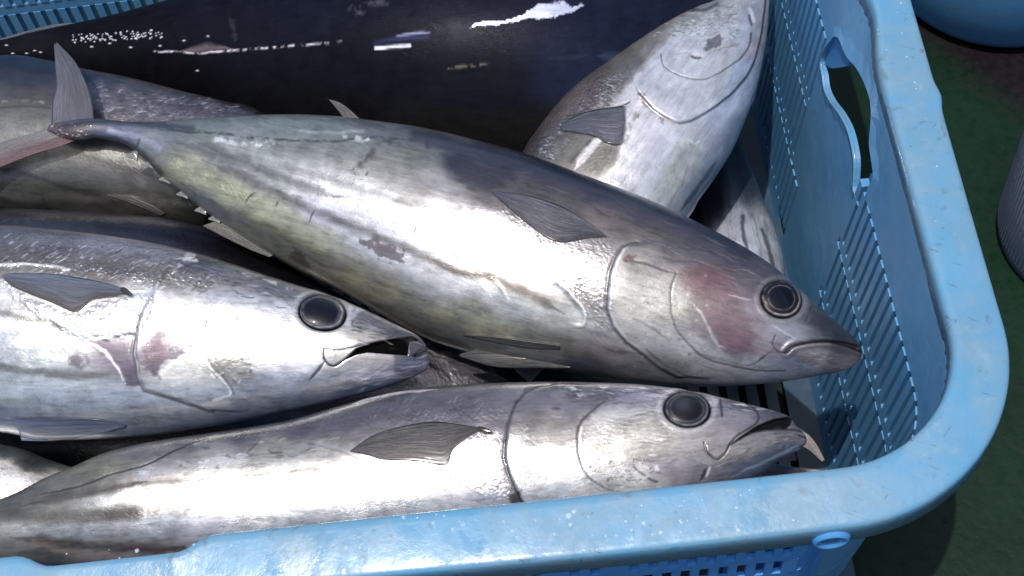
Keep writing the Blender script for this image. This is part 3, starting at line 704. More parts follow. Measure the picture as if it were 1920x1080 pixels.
# peduncle: dark keel
p.patch([(86, 230), (150, 226), (168, 240), (150, 262), (86, 262)], '#5c4a4a', .8, 6, 8, tex=.6)
for k in range(40):
    x = rng.uniform(92, 165); y = rng.uniform(232, 258); p.line([(x, y), (x+rng.uniform(-8, 8), y+rng.uniform(-6, 6))], rng.uniform(.8, 1.8), rng.choice(['#d9d4d4', '#2c2022', '#8c7470']), .6, wob=4, taper=.3, dis=.8)
p.line([(120, 236), (200, 228), (300, 236), (360, 240)], 5, '#2c3040', .75, wob=3)
p.line([(170, 262), (215, 262), (260, 285), (300, 325)], 5, '#3d4658', .6, wob=4)
p.line([(205, 245), (250, 255), (300, 275)], 5, '#b9bfd0', .5, wob=4, dis=.8)
p.line([(262, 262), (255, 275)], 2, '#4a4c50', .7)
# yellow scales and white sparkle: shine painted into the colour
p.line([(330, 305), (370, 330), (420, 352), (470, 378)], 9, '#d9d7a0', .55, wob=6, brk=.55, rough=.2, scl=.8)
p.line([(405, 262), (470, 268), (520, 272)], 5, '#e2e6e2', .7, wob=3, brk=.5, rough=.16, scl=.7)
p.line([(645, 256), (665, 260), (690, 262)], 5, '#e6e9e6', .7, wob=5, brk=.6, rough=.15, scl=.9)
# cuts and scratches
for q in ([(480, 360), (466, 370), (462, 382)], [(522, 375), (516, 388)], [(588, 392), (582, 408), (580, 418)], [(690, 318), (684, 330)], [(780, 420), (775, 440)], [(845, 470), (860, 486)], [(898, 476), (915, 495)]):
    p.line(q, 1.6, '#565650', .8, wob=2, taper=.3, dis=-.3)
p.patch([(676, 450), (702, 444), (730, 458), (758, 472), (755, 488), (728, 485), (705, 478), (686, 466)], '#756a72', .9, 2, 9, met=.3, rough=.4)
p.patch([(545, 470), (565, 468), (575, 490), (585, 515), (560, 505), (548, 490)], '#5c5a56', .8, 3, 8)
p.line([(920, 520), (938, 540), (958, 568)], 2.6, '#f2ecd8', .9, wob=2, taper=.3, dis=.6); p.line([(914, 514), (925, 522), (945, 552)], 1.5, '#6c5f4c', .7, wob=2, taper=.3)
# yellowish belly blotches
for q in [(720, 545, 26), (830, 590, 24), (880, 575, 22), (905, 605, 30), (660, 520, 24), (950, 620, 20)]:
    r_ = np.hypot((p.X-q[0]+p.wx*14)/1.6, p.Y-q[1]+p.wy*12)/q[2]; p.blend(sst(1.1, .3, r_)*.5, '#b3b38a')
p.line([(700, 585), (800, 628), (860, 648)], 14, '#4f5048', .4, wob=8)
# corselet edge: white belly flap ending in a rounded lobe, wrinkled scales beyond
lobe = [(880, 415), (940, 405), (985, 440), (1010, 480), (1028, 512), (1058, 540), (1082, 562), (1097, 585), (1098, 603), (1085, 612), (1060, 608)]
D, Tt = dist_line(p.X+p.wx*3, p.Y+p.wy*3, smooth(lobe, 50)); p.dis += .9*np.exp(-(D/5)**2)*sst(.45, .7, Tt)*sst(1, .9, Tt); p.blend(np.exp(-((D)/2.0)**2)*sst(.5, .7, Tt)*sst(1, .88, Tt)*.8, '#efeedd')
cors = [(925, 372), (1000, 400), (1080, 440), (1150, 455), (1145, 560), (1150, 620), (1110, 650), (1105, 600), (1080, 555), (1030, 505), (1000, 450), (950, 410)]
p.patch(cors, '#8d8a8c', .45, 12, 8, tex=.5, scl=.95, rough=.30)
for k in range(70):
    x = rng.uniform(930, 1130); y = 440+(x-930)*.45+rng.uniform(-35, 60); L_ = rng.uniform(10, 40)
    p.line([(x, y), (x+L_, y+L_*rng.uniform(-.1, .35)+rng.uniform(-3, 3))], rng.uniform(.8, 1.7), rng.choice(['#4b484c', '#d8d6d4', '#66636a', '#efeeee']), rng.uniform(.3, .8), wob=8, taper=.3, dis=rng.choice([-.25, .25]))
# gill cover
gill = [(1184, 459), (1168, 466), (1155, 486), (1146, 510), (1141, 545), (1140, 580), (1152, 612), (1175, 640), (1205, 662), (1239, 690), (1270, 706)]
D, Tt = dist_line(p.X+p.wx*2, p.Y+p.wy*2, smooth(gill, 60)); S_ = sdf(p.X, p.Y, gill+[(1400, 710), (1400, 440)])
p.dis += 1.6*sst(4, -5, S_)*np.exp(-(np.maximum(-S_, 0)/60)**2)*sst(100, 30, D)
p.blend(np.exp(-((S_+3)/2.6)**2)*(D < 16)*sst(0, .05, Tt)*sst(.95, .5, Tt)*.8, '#d6d4d2', rough=.25)
p.blend(np.exp(-((S_-4)/3.0)**2)*(D < 14)*.75, '#4d4a50', dis=-.5)
p.line([(1173, 488), (1192, 490), (1220, 498), (1245, 507), (1268, 512)], 2.0, '#3c3236', .85, wob=1.5, taper=.2, dis=-.5)
p.patch([(1168, 488), (1176, 478), (1196, 482), (1186, 492), (1172, 495)], '#5d3034', .85, 2, 2)
p.line([(1226, 480), (1260, 488), (1300, 492), (1340, 494)], 2, '#4b444a', .6, wob=3, taper=.2)
for k in range(40):
    x = rng.uniform(1190, 1380); y = 425+(x-1190)*.33+rng.uniform(-10, 48); L_ = rng.uniform(15, 60)
    p.line([(x, y), (x+L_, y+L_*.33+rng.uniform(-3, 3))], rng.uniform(.7, 1.9), rng.choice(['#3f3940', '#a8a09c', '#57505a', '#8f867c']), rng.uniform(.25, .65), wob=5, taper=.3)
p.line([(1268, 512), (1260, 535), (1258, 575), (1268, 615), (1302, 656), (1330, 674), (1362, 684), (1411, 694), (1470, 696)], 1.6, '#57565a', .8, wob=2, dis=-.5)
p.line([(1212, 655), (1245, 682), (1290, 702), (1330, 712)], 1.6, '#4e4c50', .7, wob=3, dis=-.3)
p.line([(1190, 600), (1240, 625), (1255, 640)], 1.4, '#5f5e60', .5, wob=5)
# red cheek
p.patch([(1270, 512), (1300, 498), (1340, 498), (1372, 508), (1380, 545), (1390, 580), (1415, 625), (1420, 655), (1380, 668), (1350, 650), (1325, 610), (1300, 575), (1294, 545)], '#6d474f', .68, 14, 8, met=.3)
p.patch([(1290, 515), (1340, 500), (1360, 525), (1310, 540)], '#74424a', .45, 12, 6); p.patch([(1345, 610), (1400, 620), (1412, 655), (1375, 662)], '#7c4c62', .6, 12, 6)
p.line([(1300, 570), (1318, 590), (1332, 625), (1345, 645), (1362, 655)], 2.4, '#bdb7bc', .7, wob=4, taper=.2, dis=.5)
p.patch([(1290, 575), (1310, 590), (1328, 630), (1340, 650), (1312, 630), (1290, 600)], '#6d626c', .6, 8, 5)
p.line([(1365, 552), (1390, 560), (1410, 564)], 2.2, '#c5bab8', .6, wob=4, taper=.3)
for k in range(70):
    x = rng.uniform(1150, 1330); y = rng.uniform(500, 700); r_ = np.hypot(p.X-x+p.wx*4, p.Y-y+p.wy*4); p.blend(sst(rng.uniform(2, 5), 0, r_)*.45, rng.choice(['#55535a', '#c9c8c6', '#605e66']))
# snout, mouth, jaws
p.line([(1416, 640), (1460, 648), (1493, 650)], 0.1, None, 0)
mouth = [(1475, 660), (1486, 650), (1500, 645), (1525, 641), (1551, 640), (1578, 644), (1598, 650), (1617, 657)]
D, Tt = dist_line(p.X, p.Y, smooth(mouth, 40)); wd = 1.2+3.6*sst(.55, 1, Tt); p.blend(sst(wd+1.3, wd-.8, D), '#0c0a0e', met=0, rough=.5); p.dn -= 3.0*sst(wd+2, wd-1, D)
S_ = sdf(p.X, p.Y, mouth+[(1630, 700), (1480, 700)]); p.dis += .9*np.exp(-((D-7)/5)**2)
p.line([(1454, 630), (1449, 642), (1452, 652), (1462, 661), (1476, 660)], 1.5, '#3f3a42', .85, wob=1, dis=-.5)
p.line([(1438, 664), (1428, 672), (1420, 678)], 2, '#2f2a30', .85, wob=1, taper=.3, dis=-.6); p.line([(1454, 652), (1440, 662), (1420, 678), (1400, 686)], 1.2, '#5e565e', .6)
p.line([(1522, 570), (1518, 585), (1511, 602)], 1.2, '#3a3b44', .9, wob=1, dis=-.4)
p.line([(1448, 608), (1470, 622), (1496, 636)], 2.2, '#b9bcc6', .55, wob=3, taper=.3)
p.line([(1530, 600), (1560, 620), (1590, 642)], 8, '#3a3d4a', .6, wob=3, taper=.2)
for k in range(24):
    x = rng.uniform(1480, 1600); y = rng.uniform(662, 692); p.line([(x, y), (x+rng.uniform(6, 22), y-rng.uniform(0, 3))], 1.0, rng.choice(['#4c464e', '#b5adb3']), .5, wob=3, taper=.3)
p.patch([(1524, 574), (1565, 604), (1613, 650), (1590, 645), (1552, 637), (1516, 606)], '#33353f', .7, 7, 3, met=.3)
p.patch([(1150, 362), (1290, 410), (1400, 470), (1470, 520), (1440, 515), (1360, 485), (1270, 445), (1150, 400)], '#4a4650', .5, 12, 8)
A.socket(1465, 561, 38, 34, rad(18), pale='#a9a6a8')
A.body(); A.eye(1465, 561, 39, 35, rad(18), iris='#16161e', pupil='#0b0c14', ring='#b6aea6')
A.fin([(1144, 446), (1092, 409), (1042, 382), (979, 364), (922, 358)], [(1144, 447), (1106, 446), (1040, 452), (975, 408), (922, 360)], '#4a4a5c', '#3b3b45', lift=.0012, edge='#15151c', rays=9, root=True)
# tail fin lobes stand in the fish's own plane
A.fin([(176, 238), (172, 190), (158, 148), (138, 112), (106, 79)], [(96, 240), (98, 195), (106, 160), (104, 128), (101, 84)], '#454c5a', '#555b69', mid=True, lift=0, name='tail_fin', label='upright upper lobe of the tail fin with frayed tip', rays=8, alpha=.93)
A.fin([(172, 246), (120, 272), (60, 290), (-10, 318), (-60, 345)], [(100, 236), (60, 250), (10, 265), (-40, 290), (-70, 330)], '#8c6468', '#84888c', mid=True, lift=-.002, name='tail_fin', label='translucent pinkish lower lobe of the tail fin', rays=8, alpha=.62)
A.fin([(680, 228), (655, 205), (636, 192), (617, 186)], [(645, 222), (638, 212), (628, 200), (617, 187)], '#66635f', '#55524e', mid=True, lift=0, name='second_dorsal_fin', rays=3)
A.fin([(512, 478), (478, 448), (440, 424), (410, 412)], [(505, 482), (465, 466), (420, 444), (379, 423)], '#9b9d94', '#6c6c66', lift=.001, mid=True, name='anal_fin', alpha=.7, rays=5)
A.fin([(505, 470), (470, 440), (440, 420), (405, 408)], [(515, 478), (478, 452), (442, 430), (405, 410)], '#d8d9cc', '#a8a898', lift=.004, mid=True, name='anal_fin', rays=2)
for (x, y) in ((243, 290), (275, 306), (305, 334), (338, 362), (372, 392), (398, 408)):
    A.fin([(x+16, y-6), (x+8, y-8), (x-7, y+1)], [(x+14, y+11), (x+4, y+7), (x-8, y+3)], '#8d908a', '#b5b7b2', lift=.003, mid=True, name='finlet', nu=14, nv=10, rays=1, alpha=.85, thick=.0012, cup=.001)
A.fin([(1050, 648), (990, 640), (930, 632), (868, 628)], [(1050, 655), (990, 652), (930, 642), (868, 629)], '#3b3b3c', '#55554f', lift=.002, name='pelvic_fin', rays=4, edge='#a3a298')
A.fin([(1075, 662), (1010, 652), (930, 648), (862, 664)], [(1070, 690), (1010, 690), (930, 688), (862, 668)], '#4a4a49', '#333334', mid=True, lift=.012, name='pelvic_fin', rays=7, cup=.003, edge='#7a7972')

# ================= fish B: left, gaping
topB = [(-760, 600), (-600, 545), (-400, 478), (-200, 440), (0, 427), (100, 434), (200, 445), (300, 461), (400, 486), (500, 518), (560, 537), (620, 555), (680, 580), (730, 603), (770, 622), (790, 636), (800, 652), (804, 676)]
botB = [(-760, 640), (-600, 680), (-400, 745), (-200, 785), (0, 808), (60, 820), (100, 823), (200, 820), (300, 812), (400, 797), (500, 778), (600, 757), (680, 738), (740, 719), (780, 704), (798, 694), (804, 684)]
B = Fish('skipjack_tuna', 'big silver skipjack with gaping mouth and purple gill patch, entering from the left edge', (803, 672), -.07, (-740, 620), -.07, topB, botB, .60, nx=900, nt=240, seed=2)
p = B.p
p.grad([(0, 445, '#7e7d88'), (100, 450, '#8b8892'), (200, 460, '#a5a2ae'), (300, 475, '#9a97a2'), (400, 500, '#7f7d88'), (0, 480, '#7b7573'), (100, 480, '#7d7673'), (200, 500, '#807a76'), (300, 510, '#8a857f'), (380, 530, '#908c84'), (450, 520, '#8d8a86'), (520, 540, '#77747a'),
        (0, 560, '#b5bcbc'), (60, 560, '#d5d3c8'), (150, 605, '#e0ddd2'), (220, 590, '#c9c7c2'), (280, 560, '#d9d7d5'), (330, 580, '#cfceca'), (400, 560, '#eceae6'), (480, 575, '#f0f0f0'), (540, 600, '#efefef'), (430, 650, '#e9e8e6'), (500, 660, '#f0f0ef'), (560, 680, '#eeeeec'), (600, 640, '#dedcd6'),
        (0, 620, '#bfc8ca'), (100, 640, '#c3cbca'), (60, 680, '#c0c7c4'), (150, 720, '#bcc3bf'), (0, 730, '#c2c8c2'), (100, 750, '#bac1c4'), (200, 760, '#b7bfc4'), (0, 780, '#98a5b4'), (100, 800, '#8592a8'), (220, 800, '#93a0b0'), (300, 770, '#b4bcc2'), (350, 790, '#95a1b2'), (450, 775, '#8793aa'), (550, 750, '#828fa8'),
        (230, 680, '#8a8190'), (320, 700, '#bdbfba'), (340, 720, '#c6c9c4'), (430, 690, '#a9aaa0'), (400, 740, '#b4b9ba'), (500, 720, '#9ba0aa'), (600, 720, '#a3a7ad'), (640, 700, '#b4b3ad'), (680, 690, '#a9a7a4'), (720, 680, '#9c9a9c'), (700, 715, '#6f7fa4'), (650, 735, '#6d7da3'), (760, 690, '#6f6c86'), (795, 685, '#453f5c'),
        (650, 610, '#c3c2ba'), (690, 620, '#b5b3ab'), (720, 620, '#8e888c'), (690, 595, '#8c858c'), (650, 575, '#a39da3'), (600, 548, '#8a858c'), (760, 630, '#625c64'), (785, 650, '#5c565c'), (-200, 500, '#77757a'), (-200, 600, '#b5b9b8'), (-200, 720, '#b8bdbc'), (-500, 560, '#606068'), (-500, 640, '#a0a5a4')], 40)
p.met = .5+.25*sst(.25, .6, p.col.mean(-1)); p.rough = .40-.10*sst(.2, .6, p.col.mean(-1))
p.patch([(-300, 430), (0, 425), (200, 440), (420, 490), (470, 540), (300, 530), (130, 508), (0, 500), (-300, 500)], None, 1, 12, 6, scl=1.0, rough=.3)
for k in range(300):
    x = rng.uniform(0, 400); y = 438+x*.14+rng.uniform(0, 66); L_ = rng.uniform(6, 20)
    p.line([(x, y), (x+L_, y-L_*.55)], rng.uniform(.5, 1.1), rng.choice(['#4c484e', '#d9d7e0', '#6c6768', '#c5c3cc']), rng.uniform(.3, .8), wob=4, taper=.3, dis=rng.choice([-.25, .25]))
p.line([(-100, 500), (0, 497), (40, 495), (90, 498), (130, 506)], 2.3, '#f2efe6', .95, wob=3, dis=.6, rough=.2)  # white glint along the lateral line, painted on
# lace edge of the corselet
lace = [(5, 528), (50, 560), (100, 580), (140, 592), (200, 572), (246, 556), (285, 548), (288, 590), (258, 620), (200, 632), (155, 637), (110, 614), (60, 582), (20, 552)]
p.patch(lace, '#e8e5da', .85, 5, 5, scl=.9, dis=.5)
for k in range(80):
    x = rng.uniform(90, 270); y = rng.uniform(575, 628); p.line([(x, y), (x+rng.uniform(8, 26), y-rng.uniform(2, 12))], rng.uniform(.8, 1.5), rng.choice(['#8a867c', '#fbfaf4', '#a5a196']), rng.uniform(.3, .7), wob=5, taper=.3, dis=rng.choice([-.3, .3]))
p.stripe([(-100, 575), (0, 586), (50, 596), (90, 606), (115, 614)], 5.5, '#858880', .8)
p.stripe([(-100, 680), (0, 688), (60, 696), (130, 703), (200, 704)], 7, '#888b84', .8)
p.stripe([(-100, 745), (0, 755), (70, 750)], 6, '#a9afa8', .5)
r_ = np.hypot((p.X-147+p.wx*10), (p.Y-677+p.wy*8)*1.4)/26; p.blend(sst(1, .5, r_)*sst(-.5, .2, p.n(7, 6))*.8, '#82797f')
p.patch([(150, 637), (180, 638), (250, 624), (257, 680), (264, 722), (238, 722), (224, 690), (205, 665), (170, 646)], '#6f6476', .92, 3, 3, met=.3)
p.line([(148, 636), (172, 646), (200, 664), (220, 692), (236, 722)], 2.0, '#f0eeea', .8, wob=3, taper=.25, dis=.5)
p.patch([(266, 632), (295, 621), (328, 624), (357, 620), (384, 598), (378, 626), (372, 653), (343, 661), (319, 673), (298, 685), (301, 712), (283, 706), (269, 673)], '#6a6276', .92, 3, 5, met=.3)
p.patch([(266, 632), (300, 624), (322, 640), (312, 672), (292, 690), (280, 700), (269, 673)], '#7d5662', .6, 16, 5, met=.3)
gill = [(300, 490), (293, 520), (289, 546), (276, 570), (266, 592), (258, 626), (253, 661), (258, 682), (261, 706), (274, 730), (304, 738), (348, 752), (393, 767)]
S_ = sdf(p.X, p.Y, gill+[(560, 780), (560, 480)]); D, Tt = dist_line(p.X+p.wx, p.Y+p.wy, smooth(gill, 70))
p.dis += 1.8*sst(4, -4, S_)*np.exp(-(np.maximum(-S_, 0)/50)**2)*sst(80, 25, D)
p.blend(np.exp(-((D)/2.4)**2)*sst(.05, .25, Tt)*.9, '#dedbe0', rough=.22); p.blend(np.exp(-((S_-5)/3)**2)*(D < 12)*sst(.1, .3, Tt)*.7, '#5a555e', dis=-.5)
p.patch([(262, 560), (285, 540), (296, 548), (284, 575), (268, 592)], '#f4f3f1', .9, 5, 3, rough=.2)
p.line([(288, 556), (279, 575)], 2, '#77747a', .6)
p.line([(296, 545), (310, 515), (330, 495), (352, 488)], 2.5, '#5f5a5a', .6, wob=4, taper=.2, dis=-.4)
pre = [(386, 597), (379, 618), (379, 650), (383, 673), (398, 695), (420, 715), (434, 738), (400, 750)]
p.line(pre, 1.7, '#f2f0ee', .7, wob=2, dis=.5); p.line([(a+6, b) for a, b in pre[:-1]], 2.2, '#6b6968', .6, wob=2, dis=-.6)
p.patch([(392, 640), (440, 648), (470, 668), (486, 705), (450, 722), (415, 700), (396, 680)], '#8f8f84', .7, 8, 8, tex=.8, rough=.4)
for k in range(60):
    x = rng.uniform(395, 480); y = rng.uniform(640, 718); p.line([(x, y), (x+rng.uniform(5, 20), y+rng.uniform(-8, 8))], rng.uniform(.8, 1.8), rng.choice(['#5f5e58', '#f4f3ee']), rng.uniform(.3, .75), wob=8, taper=.3)
for y, x0, x1 in ((602, 398, 470), (609, 400, 490), (616, 410, 482), (626, 396, 430), (622, 440, 478)): p.line([(x0, y), ((x0+x1)/2, y-3), (x1, y)], 2.4, '#7b7286', .75, wob=5, taper=.3)
p.line([(346, 503), (372, 492), (410, 491), (445, 496), (480, 508), (520, 522)], 5, '#322f38', .8, wob=5, taper=.15, rough=.2)
p.line([(450, 515), (480, 520), (510, 530), (545, 540)], 3, '#e9e8e2', .6, wob=5, brk=.5, rough=.2); p.patch([(335, 482), (368, 478), (372, 490), (345, 494)], '#f2f1f4', .8, 4, 5, rough=.15)  # pale streak, and a white glossy spot painted as a highlight
for k in range(50):
    x = rng.uniform(320, 720); y = 470+(x-320)*.3+rng.uniform(0, 50); p.line([(x, y), (x+rng.uniform(15, 50), y+rng.uniform(2, 16))], rng.uniform(.8, 2), rng.choice(['#4c4852', '#bdb9c0', '#5e5a64']), rng.uniform(.3, .7), wob=5, taper=.3)
p.line([(666, 580), (662, 594), (661, 608)], 3, '#2a262a', .9, wob=2, taper=.2, dis=-.6); p.patch([(655, 575), (680, 570), (690, 580), (668, 590), (656, 612), (645, 606)], '#f0efee', .6, 4, 3)
p.line([(628, 657), (655, 653), (680, 645), (705, 641), (730, 633), (745, 622)], 2, '#47424a', .85, wob=1, dis=-.6)
lobe = [(606, 652), (606, 668), (614, 682), (628, 685), (645, 674), (660, 662), (690, 648), (665, 650), (640, 655), (620, 655)]
p.patch(lobe, '#aeb0a8', .6, 2, 1, dis=1.2); p.line([(606, 652), (606, 668), (614, 682), (628, 686), (646, 675), (662, 662)], 1.8, '#26232a', .9, wob=1, dis=-.8)
mo = [(650, 672), (668, 654), (698, 643), (732, 636), (773, 630), (785, 638), (768, 640), (763, 666), (725, 663), (689, 660), (669, 664)]
S_ = sdf(p.X, p.Y, mo); p.blend(sst(2, 0, S_), '#060406', met=0, rough=.8); p.dn -= 5.0*sst(1.5, -4, S_); p.spec *= sst(-1, 2, S_)  # black stands for the shade inside the open mouth
p.patch([(768, 640), (798, 648), (782, 660), (776, 668), (768, 666), (765, 650)], '#625a60', .95, 1.5, 1, dis=1)
p.line([(806, 652), (788, 664), (778, 668)], 3.2, '#120f14', .95, wob=1, dis=-2)
p.line([(609, 678), (600, 690), (588, 704), (580, 714)], 2.6, '#3b3638', .85, wob=1, taper=.25, dis=-.8)
for k in range(60):
    x = rng.uniform(600, 780); y = 725-(x-600)*.15+rng.uniform(-26, 24); p.line([(x, y), (x+rng.uniform(15, 50), y-rng.uniform(3, 14))], rng.uniform(.8, 2), rng.choice(['#5b6788', '#b9bcc6', '#8b90a2', '#cfcdc6']), rng.uniform(.3, .6), wob=5, taper=.3)
for k in range(120):
    x = rng.uniform(300, 740); y = 478+(x-300)*.30+abs(rng.normal())*22; p.line([(x, y), (x+rng.uniform(8, 30), y+rng.uniform(1, 10))], rng.uniform(.6, 1.6), rng.choice(['#3c3842', '#5e5a62', '#cfccd4', '#2e2b33']), rng.uniform(.25, .6), wob=6, taper=.3)
for k in range(60):
    x = rng.uniform(395, 600); y = rng.uniform(560, 735); p.line([(x, y), (x+rng.uniform(10, 34), y+rng.uniform(-3, 5))], rng.uniform(.7, 1.6), rng.choice(['#9b989c', '#b8b5b4', '#84818a']), rng.uniform(.2, .5), wob=7, taper=.3)
p.patch([(650, 560), (700, 585), (760, 618), (790, 640), (740, 628), (690, 610), (655, 590)], '#6f6a72', .55, 10, 8, tex=.5)
p.line([(566, 560), (600, 546), (640, 558), (655, 580)], 5, '#4a464e', .5, wob=4, taper=.25); p.line([(545, 570), (552, 600), (580, 622)], 4, '#b3b0b4', .5, wob=3, taper=.25)
B.socket(604, 586, 44, 33, rad(10)); B.body(); B.eye(604, 586, 44, 33, rad(10), iris='#24252c', pupil='#0c0d15', ring='#9b9ca2', pr=.76)
B.fin([(246, 551), (229, 540), (205, 532), (169, 524), (120, 516), (72, 512), (22, 512), (4, 516)], [(246, 553), (217, 557), (173, 562), (140, 584), (96, 567), (48, 548), (16, 532), (4, 517)], '#66758c', '#4e4a4c', lift=.0012, edge='#1c1b20', rays=9, root=True)
B.patch_axil = B.fin([(226, 538), (236, 540), (248, 551)], [(226, 546), (238, 553), (248, 553)], '#111014', '#111014', lift=.0036, name='fin_root', nu=14, nv=8, rays=1)
B.fin([(235, 796), (180, 786), (100, 783), (28, 784)], [(235, 800), (170, 816), (100, 826), (40, 826)], '#6c7896', '#8b97ae', lift=.0025, name='pelvic_fin', rays=5, edge='#15151c')
B.fin([(-650, 600), (-720, 520), (-760, 460), (-770, 430)], [(-740, 620), (-770, 560), (-780, 500), (-775, 435)], '#59606f', '#6c7280', mid=True, lift=0, name='tail_fin')

# ================= fish C: front
topC = [(-330, 1000), (-180, 985), (0, 937), (87, 897), (146, 873), (204, 849), (292, 829), (408, 812), (500, 798), (560, 786), (640, 763), (700, 747), (760, 735), (830, 727), (900, 722), (1000, 719), (1100, 719), (1200, 723), (1280, 732), (1350, 746), (1420, 763), (1470, 777), (1484, 786), (1494, 800), (1508, 808), (1516, 820)]
botC = [(-330, 1030), (-180, 1040), (0, 1052), (150, 1062), (300, 1066), (500, 1066), (700, 1058), (900, 1040), (1100, 1008), (1250, 968), (1350, 930), (1417, 896), (1450, 871), (1482, 852), (1504, 840), (1515, 830), (1516, 822)]
Cc = Fish('skipjack_tuna', 'long silver skipjack with dark stripes near its tail, lying along the front rim', (1512, 822), -.085, (-300, 1015), -.075, topC, botC, .62, n=(0, -.26, .95), nx=1000, nt=230, seed=3)
p = Cc.p
p.grad([(0, 960, '#6f6f68'), (60, 930, '#77766c'), (150, 895, '#807c70'), (250, 850, '#77737a'), (350, 830, '#6c6872'), (450, 815, '#66626c'), (560, 800, '#5e5964'), (650, 790, '#6a636e'), (700, 765, '#6f6873'), (800, 745, '#746e79'), (900, 735, '#746e7c'), (860, 770, '#7b7580'), (700, 820, '#857f84'), (930, 780, '#8a848c'),
        (200, 870, '#8f8d7c'), (300, 855, '#93918a'), (400, 850, '#a8a7a0'), (500, 845, '#a5a59a'), (600, 850, '#a9a9a4'), (300, 885, '#d5d0c4'), (420, 870, '#dcdbd0'), (550, 880, '#d2d1c8'), (100, 940, '#8b8a84'), (200, 945, '#b5b9b8'), (300, 925, '#ccc5b8'), (400, 920, '#efeeec'), (600, 930, '#f0f0ef'), (800, 930, '#f0f0ef'), (700, 880, '#dcdad6'),
        (50, 985, '#a9adac'), (150, 995, '#a5adb3'), (300, 990, '#b4bac0'), (400, 970, '#d8dadb'), (500, 1000, '#e0e0dc'), (700, 990, '#ededeb'), (0, 1020, '#8d8c86'), (100, 1030, '#7c7a78'), (200, 1040, '#a09c96'), (300, 1030, '#8d8986'),
        (900, 850, '#e3e1df'), (880, 900, '#efeeed'), (940, 870, '#b5b3b0'), (1000, 860, '#eeedea'), (1050, 900, '#e4e2dc'), (1020, 790, '#96918c'), (1060, 760, '#8f8a92'), (1040, 820, '#a5a19c'), (1000, 750, '#8c8690'), (1150, 780, '#c5c2bc'), (1180, 740, '#a49eac'), (1120, 740, '#857f88'), (1200, 800, '#b8b4a8'), (1150, 840, '#b5b3a6'), (1230, 840, '#b0ada0'), (1120, 880, '#c9c8c4'), (1200, 890, '#cfcec6'), (1250, 880, '#aba5a8'), (1290, 840, '#a8a4a0'), (1290, 890, '#a39ca4'),
        (1340, 800, '#a9a2a4'), (1380, 780, '#a29ba3'), (1350, 830, '#aaa3a2'), (1410, 765, '#8a828c'), (1450, 780, '#6f6872'), (1400, 850, '#a59e9a'), (1440, 830, '#98908e'), (1490, 818, '#8f868a'), (1340, 890, '#98939a'), (1400, 885, '#6c7c9c'), (1440, 858, '#5e7698'), (1480, 840, '#6d7f98')], 38)
p.met = .5+.25*sst(.25, .6, p.col.mean(-1)); p.rough = .40-.11*sst(.2, .6, p.col.mean(-1)); p.blend(sst(1000, 1250, p.X), met=.5, rough=.36)
p.line([(300, 826), (450, 806), (560, 786), (640, 764), (760, 736)], 9, '#2e2b34', .7, wob=4)
p.line([(660, 757), (700, 745), (760, 735), (820, 730)], 2.6, '#e6e4e8', .85, wob=2, taper=.2)  # edge light along the back, painted as a white line
p.line([(60, 930), (137, 914), (204, 891), (271, 873), (300, 858), (321, 847), (350, 836), (385, 824)], 1.8, '#1d1b1c', .9, wob=2, taper=.15, dis=-.5)
p.stripe([(40, 950), (90, 937), (140, 926), (204, 917), (257, 907), (272, 904)], 9, '#55524a', .85, taper=.25); p.stripe([(260, 908), (330, 903), (420, 896), (520, 888), (600, 880)], 3.5, '#8a847a', .6)
p.stripe([(20, 962), (60, 967), (110, 969), (160, 967), (210, 963), (250, 960)], 13, '#58564e', .9); p.stripe([(200, 964), (250, 960)], 12, '#45423f', .7)
p.stripe([(255, 960), (300, 957), (360, 955)], 11, '#8e8d86', .55, brk=.5)
p.stripe([(20, 1008), (80, 1014), (140, 1020), (204, 1026), (292, 1029), (345, 1024)], 8, '#5f5852', .8, taper=.15); p.stripe([(230, 1030), (300, 1032), (345, 1026)], 4, '#5c3a38', .7)
p.line([(60, 1018), (150, 1040), (260, 1044)], 5, '#b39c84', .5, wob=5)
p.line([(120, 880), (180, 878), (240, 868)], 12, '#9c9a76', .35, wob=8)
for a, b in (((255, 890), (280, 896)), ((350, 875), (460, 855))): 
    for k in range(26):
        x = rng.uniform(a[0], b[0]); y = a[1]+(b[1]-a[1])*(x-a[0])/(b[0]-a[0])+rng.uniform(-7, 7); p.line([(x, y), (x+rng.uniform(4, 12), y-rng.uniform(-3, 4))], 1.6, '#ffffff', .8, wob=3, taper=.3, rough=.12)
for k in range(60):
    x = rng.uniform(300, 720); y = 872-(x-300)*.06+rng.uniform(-34, 10); p.line([(x, y), (x+rng.uniform(8, 30), y-rng.uniform(-5, 7))], rng.uniform(.8, 2.4), rng.choice(['#6f6d66', '#c9c8c2', '#7f7d76']), rng.uniform(.25, .6), wob=8, taper=.3)
for q in ([(490, 822), (475, 838), (458, 852)], [(500, 841), (512, 847), (535, 850)], [(772, 765), (782, 778)], [(808, 771), (796, 786)], [(855, 880), (838, 908)]): p.line(q, 1.8, '#5a5652', .75, wob=3, taper=.3)
p.line([(690, 885), (760, 904), (805, 920), (860, 935), (900, 942)], 1.3, '#8f8a84', .55, wob=3)
p.line([(580, 833), (640, 848), (675, 862)], 2.4, '#77736e', .5, wob=3)
p.patch([(-200, 960), (0, 935), (300, 828), (660, 758), (950, 722), (955, 780), (700, 800), (560, 815), (300, 850), (0, 960)], None, .8, 20, 5, scl=.7)
for k in range(70):
    x = rng.uniform(680, 900); y = rng.uniform(745, 790); p.line([(x, y), (x+rng.uniform(5, 14), y-rng.uniform(5, 14))], rng.uniform(.7, 1.4), rng.choice(['#45404c', '#b5b0ba']), rng.uniform(.2, .6), wob=3, taper=.3)
